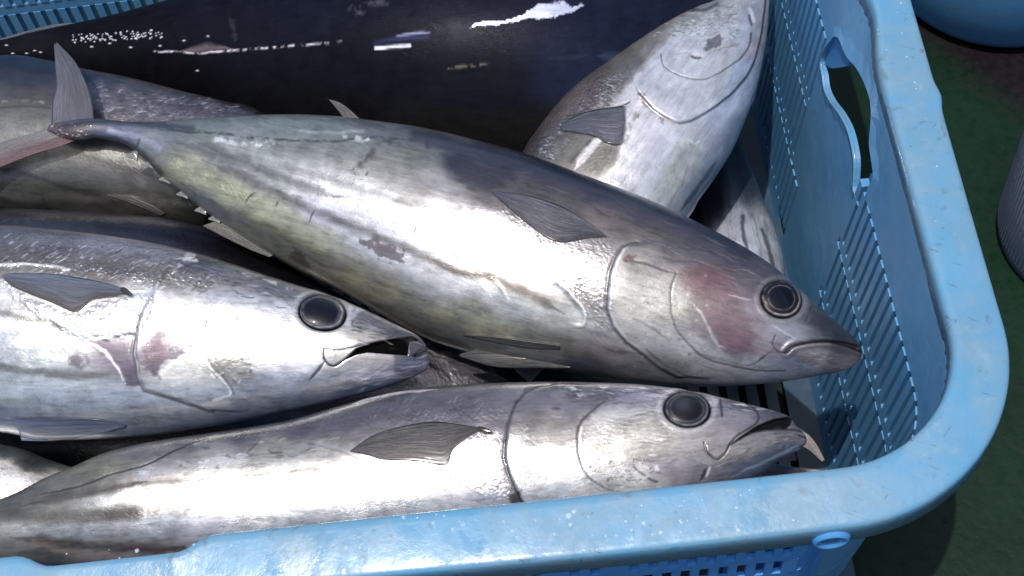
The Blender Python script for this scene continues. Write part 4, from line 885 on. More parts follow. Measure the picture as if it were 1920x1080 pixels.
# axil scales and gill
p.patch([(900, 800), (930, 805), (945, 850), (950, 900), (965, 930), (930, 950), (850, 900), (840, 860)], '#b2b0ad', .4, 12, 10, tex=.8, scl=.9)
for k in range(80):
    x = rng.uniform(850, 955); y = rng.uniform(808, 930); p.line([(x, y), (x+rng.uniform(-12, 12), y+rng.uniform(4, 16))], rng.uniform(.8, 1.8), rng.choice(['#7c7977', '#f6f5f4', '#a09c9a']), rng.uniform(.25, .7), wob=8, taper=.3)
gill = [(1040, 722), (1005, 731), (984, 742), (970, 758), (960, 780), (954, 800), (950, 828), (948, 858), (956, 888), (968, 915), (980, 940), (990, 960)]
S_ = sdf(p.X, p.Y, gill+[(1200, 960), (1200, 722)]); D, Tt = dist_line(p.X+p.wx*2, p.Y+p.wy*2, smooth(gill, 60))
p.dis += 1.7*sst(4, -4, S_)*np.exp(-(np.maximum(-S_, 0)/60)**2)*sst(90, 25, D)
p.blend(np.exp(-((S_-3)/2.8)**2)*(D < 9)*.85, '#3b373a', dis=-.6); p.blend(np.exp(-((S_-11)/7)**2)*(D < 22)*sst(.3, .5, Tt)*.5, '#6e6a68'); p.blend(np.exp(-((S_+4)/2.4)**2)*(D < 10)*sst(.6, .75, Tt)*.9, '#ffffff')
p.patch([(955, 925), (975, 918), (985, 950), (955, 950)], '#5d5654', .7, 4, 4)
p.line([(1037, 723), (1010, 724), (985, 732)], 3, '#2a262c', .7, wob=4)
p.line([(974, 812), (1000, 830), (1030, 850)], 2.4, '#dcdad6', .6, wob=3, taper=.3); p.line([(976, 816), (1004, 836), (1028, 852)], 1.2, '#77736f', .5, wob=3)
pre = [(1133, 754), (1112, 768), (1096, 784), (1086, 800), (1083, 820), (1085, 847), (1093, 876), (1111, 902), (1145, 918), (1190, 925)]
p.line(pre, 1.8, '#55514e', .85, wob=2, dis=-.8); p.line([(a+5, b) for a, b in pre[3:]], 2, '#f2f1ee', .6, wob=2, dis=.4)
p.line([(1150, 740), (1125, 756), (1100, 782)], 6, '#6c6668', .6, wob=7, brk=.4)
p.line([(1189, 876), (1215, 895), (1232, 904), (1218, 898)], 1.8, '#5c5654', .7, wob=3, dis=-.5)
p.patch([(1090, 830), (1120, 835), (1160, 850), (1180, 885), (1210, 905), (1130, 908), (1100, 880)], '#d2d0cc', .5, 10, 8, tex=.9)
for k in range(50):
    x = rng.uniform(1100, 1230); y = rng.uniform(850, 915); p.line([(x, y), (x+rng.uniform(5, 16), y+rng.uniform(-6, 6))], rng.uniform(.8, 2), rng.choice(['#6d6864', '#f4f3f0']), rng.uniform(.3, .65), wob=8, taper=.3)
# wavy cheek ripples
rp = sst(-.1, .9, np.sin((p.Y+p.wy*5-.12*p.X+2.2*np.sin(p.X/19))*2*math.pi/8.5))
mk = sst(1110, 1150, p.X)*sst(1290, 1240, p.X)*sst(755, 775, p.Y)*sst(850, 830, p.Y); mk = mk*sst(-.35, .35, p.n(30, 14)); p.blend(rp*mk*.3, '#e3e0da', dis=.14); p.blend((1-rp)*mk*.16, '#8b867e')
for k in range(40):
    x = rng.uniform(1050, 1450); y = 722+max(0, x-1200)*.13+rng.uniform(2, 20); p.line([(x, y), (x+rng.uniform(10, 40), y+rng.uniform(0, 6))], rng.uniform(.8, 2.2), rng.choice(['#3c3742', '#cfcbd4', '#544e5c', '#f0eff2']), rng.uniform(.3, .75), wob=6, taper=.3)
p.line([(1350, 748), (1352, 763), (1354, 779)], 2, '#2c282e', .9, wob=1, dis=-.5); p.patch([(1330, 742), (1346, 748), (1342, 768), (1332, 760)], '#eeedf0', .5, 4, 3)
p.line([(1400, 757), (1412, 764), (1422, 778), (1419, 793), (1400, 806), (1382, 817), (1372, 828)], 1.8, '#3a3338', .9, wob=1, dis=-.7)
mo = [(1374, 832), (1390, 818), (1420, 798), (1450, 786), (1478, 781), (1486, 786), (1482, 797), (1474, 804), (1435, 805), (1408, 811)]
S_ = sdf(p.X, p.Y, mo); p.blend(sst(2, -1, S_), '#1b1e25', met=0, rough=.6); p.dn -= 3.5*sst(1.5, -4, S_); p.spec *= sst(-1, 2, S_)  # dark colour stands for shade in the mouth gap
p.line([(1372, 832), (1408, 812), (1440, 806), (1476, 805), (1500, 808), (1512, 814)], 2.0, '#2a2026', .85, wob=1, dis=-.8)
p.patch([(1322, 832), (1327, 850), (1344, 861), (1359, 850), (1368, 830), (1345, 834)], '#aaa6a2', .7, 2, 1, dis=1.2); p.line([(1320, 830), (1327, 850), (1344, 862), (1360, 850), (1369, 830)], 1.7, '#37312f', .9, wob=1, dis=-.8)
p.line([(1326, 876), (1318, 892), (1312, 904)], 3, '#3c3434', .85, wob=1, taper=.3, dis=-.8); p.line([(1332, 876), (1324, 892)], 1.8, '#eeeae8', .7)
for k in range(14):
    o_ = rng.uniform(0, 34); p.line([(1500-o_*.3, 832+o_*.35), (1440-o_*.5, 862+o_*.4), (1380-o_, 892+o_*.3)], rng.uniform(.8, 2.2), rng.choice(['#8fa3bc', '#48587a', '#b3bdc9', '#55658a']), rng.uniform(.4, .8), wob=3, taper=.2)
p.line([(1498, 816), (1512, 822), (1508, 834), (1500, 838)], 2.0, '#332a2e', .85, wob=1)
p.line([(1330, 866), (1400, 835), (1460, 815)], 10, '#b8b2aa', .4, wob=5)
for k in range(24):
    x = rng.uniform(1330, 1480); y = 870-(x-1330)*.3+rng.uniform(-14, 14); p.line([(x, y), (x+rng.uniform(10, 30), y-rng.uniform(2, 12))], rng.uniform(.7, 1.6), rng.choice(['#6c6462', '#cfc9c4']), rng.uniform(.3, .6), wob=3, taper=.3)
for k in range(110):
    x = rng.uniform(1000, 1420); y = 726+max(0, x-1180)*.14+abs(rng.normal())*16; p.line([(x, y), (x+rng.uniform(8, 30), y+rng.uniform(-1, 5))], rng.uniform(.6, 1.6), rng.choice(['#4c4752', '#6e6973', '#cfccd4', '#3a3640']), rng.uniform(.25, .6), wob=6, taper=.3)
for k in range(70):
    x = rng.uniform(970, 1320); y = rng.uniform(790, 920); p.line([(x, y), (x+rng.uniform(8, 30), y+rng.uniform(-4, 6))], rng.uniform(.7, 1.7), rng.choice(['#8b8682', '#e8e6e2', '#75706e']), rng.uniform(.2, .5), wob=8, taper=.3)
p.line([(1245, 745), (1290, 732), (1330, 748), (1340, 770)], 4, '#55505a', .5, wob=4, taper=.25)
Cc.socket(1288, 767, 43, 33, rad(6)); Cc.body(); Cc.eye(1288, 768, 43, 34, rad(6), iris='#26262b', pupil='#0c0c0e', ring='#8a898d', cloud='#3c3e45', pr=.70)
Cc.fin([(922, 809), (898, 801), (870, 797), (830, 791), (799, 791), (746, 801), (697, 817), (656, 845)], [(922, 810), (890, 812), (850, 842), (836, 872), (782, 865), (720, 862), (688, 853), (656, 846)], '#3e3c40', '#625e5b', lift=.0012, edge='#141216', rays=9, root=True)
Cc.fin([(896, 799), (908, 801), (923, 809)], [(896, 806), (908, 811), (923, 811)], '#0c0b0d', '#0c0b0d', lift=.0034, name='fin_root', nu=14, nv=8, rays=1)
Cc.fin([(1498, 806), (1516, 815), (1532, 835), (1546, 862)], [(1498, 834), (1512, 840), (1526, 851), (1541, 866)], '#9a938a', '#857d74', mid=True, lift=.001, name='jaw_flap', label='loose brown flap hanging from the tip of the jaw', rays=1, thick=.001)

# ================= fish D: upper right, head up
topD = [(915, 640), (930, 480), (955, 350), (985, 282), (1010, 245), (1040, 206), (1080, 165), (1130, 125), (1180, 88), (1240, 50), (1300, 20), (1345, 0), (1400, -45), (1440, -100)]
botD = [(925, 650), (1060, 610), (1200, 520), (1290, 405), (1310, 372), (1342, 328), (1372, 280), (1396, 225), (1416, 170), (1430, 110), (1438, 60), (1443, 0), (1448, -50), (1446, -98)]
Dd = Fish('skipjack_tuna', 'bright silver skipjack lying head up in the far right corner, beside the ribbed basket wall', (1446, -102), -.135, (920, 645), -.185, topD, botD, .62, n=(-.05, -.32, .93), nx=600, nt=220, seed=4)
p = Dd.p
p.grad([(1000, 275, '#5c585c'), (1040, 230, '#6e6769'), (1080, 190, '#776e6c'), (1130, 150, '#6c6764'), (1170, 130, '#6e6c66'), (1180, 110, '#7a7773'), (1230, 70, '#8f8e8a'), (1300, 40, '#9b9c98'), (1350, 20, '#a5a8a8'), (1040, 290, '#77746c'), (1090, 280, '#85837a'), (1130, 310, '#77766c'), (1060, 250, '#736a66'),
        (1180, 210, '#cfcac8'), (1220, 150, '#ebe9e6'), (1260, 110, '#f0efed'), (1260, 170, '#f0f0ef'), (1300, 120, '#e8e6dc'), (1290, 80, '#c6cacb'), (1330, 60, '#b5b6b6'), (1350, 110, '#e0dfd2'), (1320, 180, '#ecebea'), (1250, 240, '#e8e4e0'), (1200, 270, '#ecebe8'), (1180, 330, '#efefeb'), (1220, 310, '#e8e4cf'), (1150, 350, '#efefee'), (1240, 350, '#c9c8bb'), (1270, 330, '#b3b3a8'), (1300, 280, '#a9aba8'), (1340, 240, '#a4adb8'), (1370, 190, '#b0bac8'), (1400, 130, '#a2b0c6'), (1390, 60, '#a9b0bc'), (1420, 30, '#8d96a8'), (1300, 350, '#8592a2'), (1350, 290, '#8492a4'), (1330, 330, '#7c8ca0'), (1380, 240, '#8797ac'), (1430, 90, '#a89fa6'), (1440, 20, '#b0a8ae'), (950, 450, '#555'+'560'), (1100, 500, '#c0c0bc')], 30)  # blue grey tones of the right edge carry its shade in the colour
p.met = .5+.25*sst(.25, .6, p.col.mean(-1)); p.rough = .40-.11*sst(.2, .6, p.col.mean(-1))
p.patch([(960, 330), (985, 280), (1080, 163), (1140, 115), (1155, 130), (1150, 170), (1080, 225), (1040, 260), (1000, 310)], None, 1, 8, 5, scl=1, rough=.25)
for k in range(420):
    t = rng.uniform(0, 1); x = 990+t*150+rng.uniform(0, 34); y = 285-t*150+rng.uniform(-2, 34); p.line([(x, y), (x+rng.uniform(5, 14), y+rng.uniform(-4, 6))], rng.uniform(.5, 1.0), rng.choice(['#1e1c22', '#b6b4be', '#3a363c', '#a3a0ac']), rng.uniform(.4, .9), wob=3, taper=.3, dis=rng.choice([-.3, .3]))
for k in range(220):
    x = rng.uniform(1220, 1380); y = rng.uniform(8, 70); p.line([(x, y), (x+rng.uniform(5, 18), y+rng.uniform(-6, 8))], rng.uniform(.5, .9), rng.choice(['#5f615f', '#e2e3e4', '#7a7c7c']), rng.uniform(.25, .7), wob=5, taper=.3)
p.patch([(1060, 240), (1130, 250), (1165, 265), (1150, 300), (1112, 326), (1060, 300), (1030, 270)], '#6e6b63', .6, 6, 4, scl=.2)
p.line([(1131, 254), (1112, 272), (1095, 292), (1078, 316)], 6, '#e9e9e6', .85, wob=2, taper=.2, rough=.2); p.line([(1110, 260), (1090, 282), (1068, 304)], 2, '#3d3a38', .8, wob=3, brk=.4)  # bright glint strip below the fin is painted on
p.patch([(1148, 110), (1190, 85), (1230, 75), (1215, 120), (1190, 150), (1160, 165), (1150, 140)], '#77736c', .6, 12, 6, tex=.5)
p.line([(1105, 205), (1112, 180), (1120, 165)], 9, '#6b4c48', .4, wob=6)
pre = [(1240, 100), (1243, 120), (1255, 132), (1275, 142), (1300, 148), (1322, 149), (1346, 139), (1368, 124), (1390, 108), (1404, 86), (1408, 62)]
p.line(pre, 1.6, '#5c6066', .8, wob=1.5, dis=-.8)
gill = [(1196, 176), (1206, 186), (1224, 205), (1245, 220), (1271, 232), (1297, 227), (1333, 206), (1367, 180), (1398, 146), (1415, 112), (1427, 66), (1434, 14), (1436, -40)]
S_ = sdf(p.X, p.Y, gill+[(1300, -60), (1150, 60)]); D, Tt = dist_line(p.X+p.wx*1.5, p.Y+p.wy*1.5, smooth(gill, 70))
p.dis += 2.0*sst(3, -4, S_)*np.exp(-(np.maximum(-S_, 0)/60)**2)*sst(90, 25, D)
p.blend(np.exp(-(D/2.6)**2)*(.6+.35*sst(.3, .8, Tt)), '#34343e', dis=-.8); p.patch([(1190, 170), (1210, 178), (1230, 205), (1268, 226), (1245, 228), (1215, 205)], '#7a7672', .7, 3, 6, tex=.5)
p.patch([(1318, 92), (1328, 76), (1350, 67), (1362, 74), (1349, 84), (1322, 95)], '#7f7984', .85, 2, 5)
p.line([(1293, 106), (1305, 108), (1316, 107)], 2.2, '#3b3a38', .9, wob=3, taper=.2)
p.line([(1250, 110), (1280, 102), (1315, 112), (1345, 95), (1385, 80)], 2, '#8c8a84', .6, wob=5)
for k in range(60):
    x = rng.uniform(1180, 1300); y = rng.uniform(140, 300); r_ = np.hypot(p.X-x+p.wx*5, p.Y-y+p.wy*5); p.blend(sst(rng.uniform(2, 5), 0, r_)*.5, rng.choice(['#77767c', '#8c8a90', '#a5a4a8']))
p.line([(1172, 262), (1180, 245), (1190, 225), (1200, 210)], 9, '#6c6866', .55, wob=9, brk=.5)
p.line([(1255, 262), (1270, 256), (1285, 258), (1302, 268), (1312, 264)], 1.1, '#e3e1dc', .6, wob=3, dis=.3)
p.line([(1345, 300), (1325, 330), (1300, 365), (1275, 398)], 3.2, '#38424e', .7, wob=3, taper=.2, dis=-.8); p.line([(1290, 310), (1280, 340), (1262, 372), (1255, 395)], 1.4, '#8b8f8e', .5, wob=3)
p.line([(1300, 18), (1325, 16), (1345, 6)], 3, '#3c3c40', .6, wob=4); p.line([(1406, 20), (1412, 40)], 3, '#f0f0f0', .5); p.line([(1404, 30), (1408, 48)], 2, '#444a55', .7)
p.mott = .35; p.col = np.clip(p.col*1.25, 0, .9); Dd.body()
Dd.fin([(1176, 198), (1154, 200), (1113, 206), (1077, 218), (1050, 236)], [(1176, 256), (1164, 270), (1140, 268), (1110, 253), (1052, 244)], '#48505e', '#5c5c6e', lift=.002, rays=5, edge='#23262e', root=True)
Dd.fin([(1152, 196), (1165, 190), (1180, 186)], [(1150, 200), (1168, 196), (1182, 189)], '#ffffff', '#e8e8e8', lift=.002, name='fin_root', nu=12, nv=8, rays=1)
Dd.eye(1425, -95, 22, 16)

# ================= darker and deeper fish
def quick(name, label, head, zh, tail, zt, top, bot, pts, ratio=.7, n=(0, -.3, .95), seed=9, nx=420, nt=120, met=.5, rough=.36, scl=.4, sig=50):
    f = Fish(name, label, head, zh, tail, zt, top, bot, ratio, n, nx, nt, seed); q = f.p; q.grad(pts, sig); q.met[:] = met; q.rough[:] = rough; q.scl[:] = scl
    return f
E = quick('large_tuna', 'huge dark blue black tuna along the back of the basket, wet and glinting', (1425, 50), -.19, (-160, 108), -.17,
          [(-170, 100), (0, 76), (60, 62), (130, 48), (200, 34), (280, 14), (350, -4), (500, -45), (700, -95), (900, -120), (1100, -110), (1300, -60), (1400, 0), (1425, 45)],
          [(-170, 118), (0, 126), (150, 150), (300, 190), (500, 262), (700, 330), (900, 355), (1100, 340), (1260, 240), (1390, 120), (1425, 60)],
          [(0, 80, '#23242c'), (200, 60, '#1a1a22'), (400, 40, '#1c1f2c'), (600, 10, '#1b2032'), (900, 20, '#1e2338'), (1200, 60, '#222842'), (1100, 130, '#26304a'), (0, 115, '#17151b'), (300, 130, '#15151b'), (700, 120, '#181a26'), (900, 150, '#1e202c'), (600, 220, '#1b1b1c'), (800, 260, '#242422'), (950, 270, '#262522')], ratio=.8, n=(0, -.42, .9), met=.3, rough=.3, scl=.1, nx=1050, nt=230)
p = E.p; p.col *= .8*np.array([.9, .92, 1.0]); p.scl[:] = 0; p.rough[:] = .36; p.mott = .1; p.spec[:] = .05; p.met[:] = .02  # shine nearly off; the glints below are painted into the colour
p.line([(290, 96), (330, 97), (380, 100), (430, 95), (480, 92), (600, 82), (640, 79)], 1.8, '#d0cdd8', .85, wob=3, brk=.5, dis=.8, rough=.15)
p.line([(330, 96), (370, 92), (420, 90), (440, 95)], 6, '#8c7c86', .6, wob=5, taper=.4)
for k in range(110):
    x = rng.uniform(135, 305); y = 72-(x-135)*.06+rng.uniform(-7, 9); r_ = np.hypot(p.X-x, p.Y-y); p.blend(sst(rng.uniform(1.4, 2.8), .4, r_)*.9, '#c8cad2', dis=.8, rough=.1)
for x, y in ((12, 85), (24, 100), (50, 100), (65, 95), (76, 98), (172, 88), (206, 82), (245, 88), (370, 132), (390, 68), (345, 76), (300, 85)): r_ = np.hypot((p.X-x)/2.2, p.Y-y+p.wy*2); p.blend(sst(2.2, .4, r_)*.9, '#c8c8d0', dis=.6, rough=.1)
# pale glint patches and streaks, reflections painted into the colour
p.patch([(872, 50), (900, 42), (940, 38), (985, 24), (1010, 10), (1055, 4), (1068, 12), (1095, 8), (1075, 20), (1060, 26), (1000, 34), (930, 46)], '#b9c2e2', .97, 1.2, 3, rough=.2, met=.4)
p.line([(705, 90), (735, 88), (768, 86)], 3, '#cdd4f0', .95, soft=.4, wob=1, rough=.2); p.line([(735, 70), (770, 64), (815, 59)], 2.2, '#9aa0c8', .85, wob=2, taper=.3); p.line([(705, 82), (740, 74), (800, 70)], 4, '#353c74', .6, wob=4)
p.line([(832, 131), (860, 126), (900, 122), (930, 118)], 2.4, '#8b8474', .85, wob=3, taper=.3, brk=.3)
p.line([(655, 15), (670, 22), (690, 10), (720, 4)], 5, '#5c5664', .7, wob=7, brk=.5); p.line([(435, 40), (438, 60), (436, 75)], 4, '#3a3c4c', .7, wob=5, brk=.4)
p.line([(1120, 105), (1150, 108), (1185, 100)], 6, '#33465f', .7, wob=6, taper=.3); p.line([(1030, 110), (1080, 108), (1110, 104)], 4, '#2c3850', .6, wob=5, taper=.3)
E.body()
E.fin([(150, 42), (100, 46), (50, 58), (-10, 76)], [(150, 50), (100, 56), (50, 70), (-10, 84)], '#5c6674', '#3c4450', mid=True, lift=.004, name='finlet_fold', rays=2)

Ff = quick('skipjack_tuna', 'dull grey striped skipjack lying in shade beneath the raised tail, at the left edge', (690, 420), -.155, (-520, 250), -.15,
           [(-530, 240), (-300, 160), (0, 116), (100, 122), (170, 138), (250, 153), (350, 178), (430, 197), (490, 213), (600, 290), (690, 410)],
           [(-530, 262), (-300, 360), (0, 412), (150, 420), (300, 424), (420, 436), (560, 470), (650, 460), (690, 425)],
           [(0, 140, '#3c4058'), (60, 150, '#3f4464'), (150, 160, '#5a5a6e'), (0, 175, '#777a78'), (80, 180, '#77756e'), (200, 180, '#767080'), (220, 205, '#8f888c'), (300, 200, '#867f88'), (380, 205, '#7b747e'), (450, 208, '#4c4650'), (30, 230, '#7c8280'), (60, 290, '#80827a'), (200, 300, '#6f7068'), (300, 330, '#54544c'), (120, 340, '#66675e'), (0, 350, '#6e6f69'), (250, 350, '#6c6c66'), (300, 380, '#5c5c56'), (100, 390, '#4c4c48'), (200, 400, '#5a5652'), (380, 380, '#2e2d2c'), (0, 400, '#3c3c40')], n=(0, -.22, .97), seed=12, nt=150, nx=520)
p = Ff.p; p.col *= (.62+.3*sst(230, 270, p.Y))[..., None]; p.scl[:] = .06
p.patch([(150, 150), (250, 160), (400, 195), (480, 215), (420, 232), (250, 235), (170, 225)], '#958e98', .5, 8, 8, tex=.7, scl=1, rough=.25)
for k in range(380):
    x = rng.uniform(160, 440); y = 172+(x-160)*.12+rng.uniform(-16, 40); p.line([(x, y), (x+rng.uniform(5, 18), y+rng.uniform(-6, 4))], rng.uniform(.5, 1.1), rng.choice(['#2c2a30', '#c6c2cc', '#5c5862', '#a5a0aa']), rng.uniform(.3, .75), wob=6, taper=.3)
p.line([(-40, 208), (0, 202), (40, 199), (92, 203)], 1.8, '#2c2e30', .8, wob=3); p.line([(0, 190), (60, 188), (95, 200)], 2, '#c9cbc2', .5, wob=4, brk=.5)
p.stripe([(-40, 305), (20, 320), (90, 340), (160, 362), (230, 380)], 5, '#3a3833', .8); p.stripe([(-40, 365), (10, 375), (60, 388), (110, 396)], 5, '#34322f', .8); p.stripe([(150, 290), (210, 310), (270, 325), (320, 345)], 6, '#383630', .7)
p.line([(205, 364), (235, 370), (270, 385), (310, 402)], 1.8, '#1c1a18', .9, wob=2, taper=.2); p.patch([(195, 345), (260, 340), (300, 365), (320, 395), (280, 390), (230, 372)], '#7c7a74', .5, 5, 6, tex=.6)
p.line([(250, 300), (300, 315)], 4, '#8c8c70', .4, wob=6, brk=.5)
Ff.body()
Ff.fin([(300, 405), (270, 392), (230, 376), (200, 366)], [(310, 400), (285, 384), (245, 368), (202, 364)], '#55534e', '#77756e', lift=.002, name='pelvic_fin', rays=3, edge='#1a1816')

Hh = quick('skipjack_tuna', 'dark backed skipjack wedged underneath the gaping one, grey mottled snout showing past its mouth', (968, 728), -.175, (-420, 520), -.16,
           [(-430, 510), (-200, 420), (0, 398), (100, 399), (250, 408), (350, 422), (430, 446), (560, 510), (700, 588), (780, 628), (830, 645), (880, 668), (930, 698), (962, 720)],
           [(-430, 540), (-200, 640), (0, 700), (300, 780), (600, 830), (800, 810), (900, 780), (950, 750), (966, 732)],
           [(0, 410, '#34343a'), (100, 412, '#3a3a44'), (250, 420, '#26263c'), (350, 430, '#22243a'), (450, 470, '#1c1b20'), (600, 540, '#141316'), (750, 640, '#6a6668'), (820, 660, '#6c686c'), (860, 690, '#77737a'), (920, 710, '#68646a'), (950, 725, '#5a565c'), (800, 720, '#808084')], n=(0, -.25, .97), seed=14, nt=120, nx=480, scl=.5)
p = Hh.p
for k in range(110):
    x = rng.uniform(770, 955); y = 650+(x-780)*.35+rng.uniform(-16, 60); p.line([(x, y), (x+rng.uniform(6, 28), y+rng.uniform(-3, 16))], rng.uniform(.8, 2), rng.choice(['#38343a', '#c9c5cc', '#55525a', '#a39fa6']), rng.uniform(.3, .7), wob=6, taper=.3)
p.line([(0, 415), (120, 410), (240, 415)], 4, '#6c6c74', .6, wob=6, taper=.2, brk=.4); p.line([(240, 408), (330, 418), (400, 432)], 5, '#262a4c', .6, wob=4, taper=.3)
Hh.body()
Hh.fin([(1024, 688), (1010, 700), (995, 716)], [(962, 690), (975, 703), (993, 718)], '#7c7f8e', '#686a78', mid=True, lift=0, name='fin_tip', nu=14, nv=10, rays=2)

Jj = quick('small_tuna', 'pale tuna with dark belly stripes lying deep against the right wall', (1405, 660), -.30, (1330, 190), -.30,
           [(1325, 190), (1280, 260), (1268, 340), (1275, 430), (1300, 540), (1360, 640), (1400, 662)], [(1340, 190), (1382, 250), (1405, 310), (1428, 370), (1452, 430), (1470, 500), (1468, 590), (1430, 650), (1408, 662)],
           [(1340, 230, '#23263a'), (1380, 290, '#2c3448'), (1320, 320, '#262a40'), (1400, 350, '#3c4a60'), (1340, 380, '#2e3a52'), (1390, 420, '#b4bcc6'), (1360, 450, '#b0b8c0'), (1430, 420, '#a4a8b0'), (1440, 470, '#a5a9ae'), (1400, 480, '#bcc4cc'), (1450, 520, '#9aa'+'0a8'), (1300, 400, '#23303f')], ratio=.6, n=(-.1, -.25, .95), seed=16, sig=26, nt=130, nx=360, scl=.2)
p = Jj.p; p.blend(sst(405, 425, p.Y+.25*(p.X-1400)+p.wy*8)*.75, '#b6bdc6')  # upper part left dark: its shadow is painted into the colour
p.stripe([(1392, 405), (1394, 430), (1398, 460), (1405, 500)], 3.6, '#565662', .85); p.stripe([(1428, 430), (1438, 460), (1446, 490), (1450, 520)], 3.6, '#585a62', .85); p.stripe([(1412, 400), (1420, 440), (1430, 480)], 2, '#8c90a0', .5)
for k in range(12): p.line([(1345+k*7, 300+k*8), (1372+k*6, 292+k*8), (1392+k*4, 305+k*9)], 1.6, '#475468', .5, wob=5, taper=.3)
Jj.body()

Kk = quick('skipjack_tuna', 'bright bellied tuna mostly hidden, showing at the lower left below the gaping fish', (330, 960), -.165, (-520, 880), -.15,
           [(-530, 870), (-300, 800), (-100, 808), (0, 826), (90, 862), (200, 900), (320, 955)], [(-530, 900), (-300, 1000), (0, 1080), (200, 1060), (320, 980)],
           [(0, 840, '#6d7c88'), (60, 870, '#59646c'), (0, 880, '#f0efe6'), (50, 900, '#f0f0ea'), (90, 910, '#d8d8d0'), (0, 920, '#f0f0ee')], seed=18, sig=24)  # grey top tones paint in shade from the fish above, pale ones the lit part
Kk.body()
Ll = quick('small_tuna', 'brown snouted tuna low in the front right corner, a sliver under the jaw flap', (1562, 886), -.20, (1000, 1010), -.24,
           [(1000, 1000), (1150, 900), (1300, 868), (1400, 864), (1440, 868), (1490, 876), (1530, 880), (1560, 884)], [(1000, 1020), (1200, 1080), (1400, 1010), (1500, 940), (1550, 905), (1562, 890)],
           [(1440, 880, '#5a5258'), (1470, 876, '#46404a'), (1500, 884, '#a98a84'), (1530, 886, '#c9b8b4'), (1550, 887, '#b5b0b8'), (1300, 900, '#404250')], seed=20, sig=16, nx=260, nt=90)
Ll.body()

Nn = quick('shade_filler_fish', 'near black fish shape added to darken the gap between the central and front fish', (1300, 745), -.30, (-300, 900), -.28,
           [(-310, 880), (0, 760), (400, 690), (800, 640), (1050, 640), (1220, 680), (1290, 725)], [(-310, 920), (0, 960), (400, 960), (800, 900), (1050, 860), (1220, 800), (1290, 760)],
           [(0, 850, '#1b1a1e'), (600, 800, '#18171b'), (1000, 700, '#141317'), (1200, 730, '#1a1a22')], seed=22, nx=200, nt=60, met=.2)  # added fish; its near black colour stands for shade in the gap
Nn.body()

# ---------------------------------------------------------------- water beads on the rim
def rimz(o): return float(np.interp(o, [.004, .016, .028, .0365, .0394], [0, -.0011, -.0027, -.0040, -.0046]))+.0002
def droplets():
    M = NT('water'); M.set(Base_Color=(.75, .88, 1, 1), Roughness=.03, IOR=1.33, Alpha=.22, Coat_Weight=1.0, Coat_Roughness=.02)
    V = []; F = []; K = 10; L_ = 4
    def bead(x, y, z, r):
        b = len(V); V.append((x, y, z+r*.45))
        for i in range(1, L_+1):
            a = math.pi/2*i/L_
            for k in range(K): V.append((x+r*math.sin(a)*math.cos(2*math.pi*k/K), y+r*math.sin(a)*math.sin(2*math.pi*k/K), z+r*.45*math.cos(a)-.0003))
        for k in range(K): F.append((b, b+1+k, b+1+(k+1) % K))
        for i in range(L_-1):
            for k in range(K): F.append((b+1+i*K+k, b+1+(i+1)*K+k, b+1+(i+1)*K+(k+1) % K, b+1+i*K+(k+1) % K))
        F.append(tuple(b+1+(L_-1)*K+k for k in range(K)))
    for k in range(160):
        x = -.42+rng.normal()*.10; y = -.036*rng.random()**.7-.002
        if x > -.16: continue
        bead(x, y, rimz(-y), abs(rng.normal())*.0009+.0005)
    for k in range(40):
        y = rng.uniform(-.036, -.004); bead(-.30+rng.uniform(-.35, .2), y, rimz(-y), rng.uniform(.0004, .0011))
    for k in range(40): x = rng.uniform(.006, .034); bead(x, rng.uniform(.1, .6), rimz(x), rng.uniform(.0003, .0009))
    o = mesh_np('water_droplets', V, F, M.m, None); o['label'] = 'water beads scattered on the blue rim of the basket'; o['category'] = 'water droplets'; o['kind'] = 'stuff'
droplets()

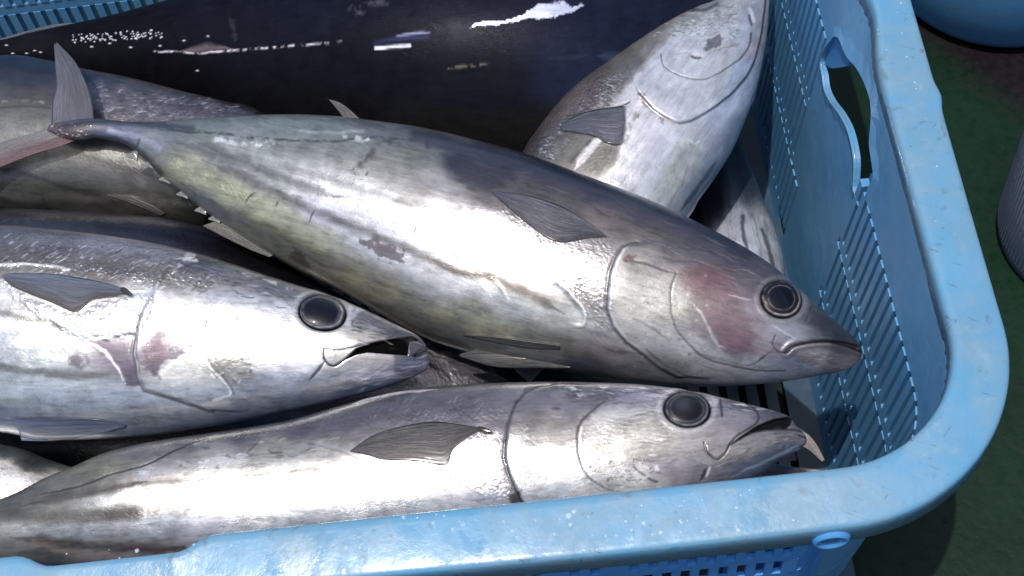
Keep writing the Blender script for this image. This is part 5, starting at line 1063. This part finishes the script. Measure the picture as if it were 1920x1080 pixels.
# ---------------------------------------------------------------- things beyond the basket
def lathe(name, cx, cy, prof_, mat, parent, K=72, org=(0, 0, 0)):
    V = []; n_ = len(prof_)
    for r_, z in prof_:
        for k in range(K): a = 2*math.pi*k/K; V.append((cx+r_*math.cos(a)-org[0], cy+r_*math.sin(a)-org[1], z-org[2]))
    F = [(i*K+j, i*K+(j+1) % K, (i+1)*K+(j+1) % K, (i+1)*K+j) for i in range(n_-1) for j in range(K)]
    F.append(tuple(range(K-1, -1, -1)))
    return mesh_np(name, V, F, mat, parent)
tubm = plastic('dull_blue_tub_plastic', (.075, .25, .48), .4, (.08, .22, .38), .5, .5)
c0 = at_z(1870, -60, GZ); tub = empty('plastic_tub', (c0[0], c0[1], GZ), 'round blue plastic tub standing on the floor in the top right corner of the photo', 'tub')
R0 = float(np.linalg.norm(at_z(1870, 104, GZ)-c0))
lathe('tub_wall', c0[0], c0[1], [(R0*.6, GZ+.006), (R0*.92, GZ+.006), (R0*.97, GZ+.010), (R0, GZ+.020), (R0*1.02, GZ+.06), (R0*1.10, GZ+.28), (R0*1.08, GZ+.28), (R0*.99, GZ+.06), (R0*.95, GZ+.02), (R0*.6, GZ+.012)], tubm, tub, org=tuple(tub.location))
lathe('tub_rim', c0[0], c0[1], [(R0*1.08, GZ+.282), (R0*1.15, GZ+.284), (R0*1.155, GZ+.262), (R0*1.105, GZ+.262), (R0*1.10, GZ+.272)], tubm, tub, org=tuple(tub.location))
gm = plastic('grey_blue_bin_plastic', (.13, .17, .25), .5, (.19, .22, .28), .9, .5)
c1 = at_z(2090, 345, GZ+.1); bn = empty('plastic_bin', (c1[0], c1[1], GZ), 'grey blue bin with fine vertical ribs, cut off by the right edge of the photo', 'bin')
R1 = float(np.linalg.norm(at_z(1896, 345, GZ+.1)-c1))
lathe('bin_wall', c1[0], c1[1], [(R1*.5, GZ+.003), (R1*.93, GZ+.003), (R1*.96, GZ+.015), (R1, GZ+.24), (R1*.98, GZ+.24), (R1*.93, GZ+.02), (R1*.5, GZ+.01)], gm, bn, org=tuple(bn.location))
for k in range(60):
    a = math.pi*.5+math.pi*k/60; V = []
    for z, rr in ((GZ+.02, .962), (GZ+.22, .998)):
        for da, dr in ((-.012, -.0005), (-.007, .0008), (.005, .0008), (.008, -.0005)):
            V.append(((R1*rr+dr)*math.cos(a+da), (R1*rr+dr)*math.sin(a+da), z-GZ))
    mesh_np('bin_rib', V, [(0, 1, 5, 4), (1, 2, 6, 5), (2, 3, 7, 6), (0, 3, 2, 1), (4, 5, 6, 7), (0, 4, 7, 3)], gm, bn, smooth_=False)
print('ribs', nrib, 'tris', sum(len(o.data.polygons)*2 for o in S.objects if o.type == 'MESH'))
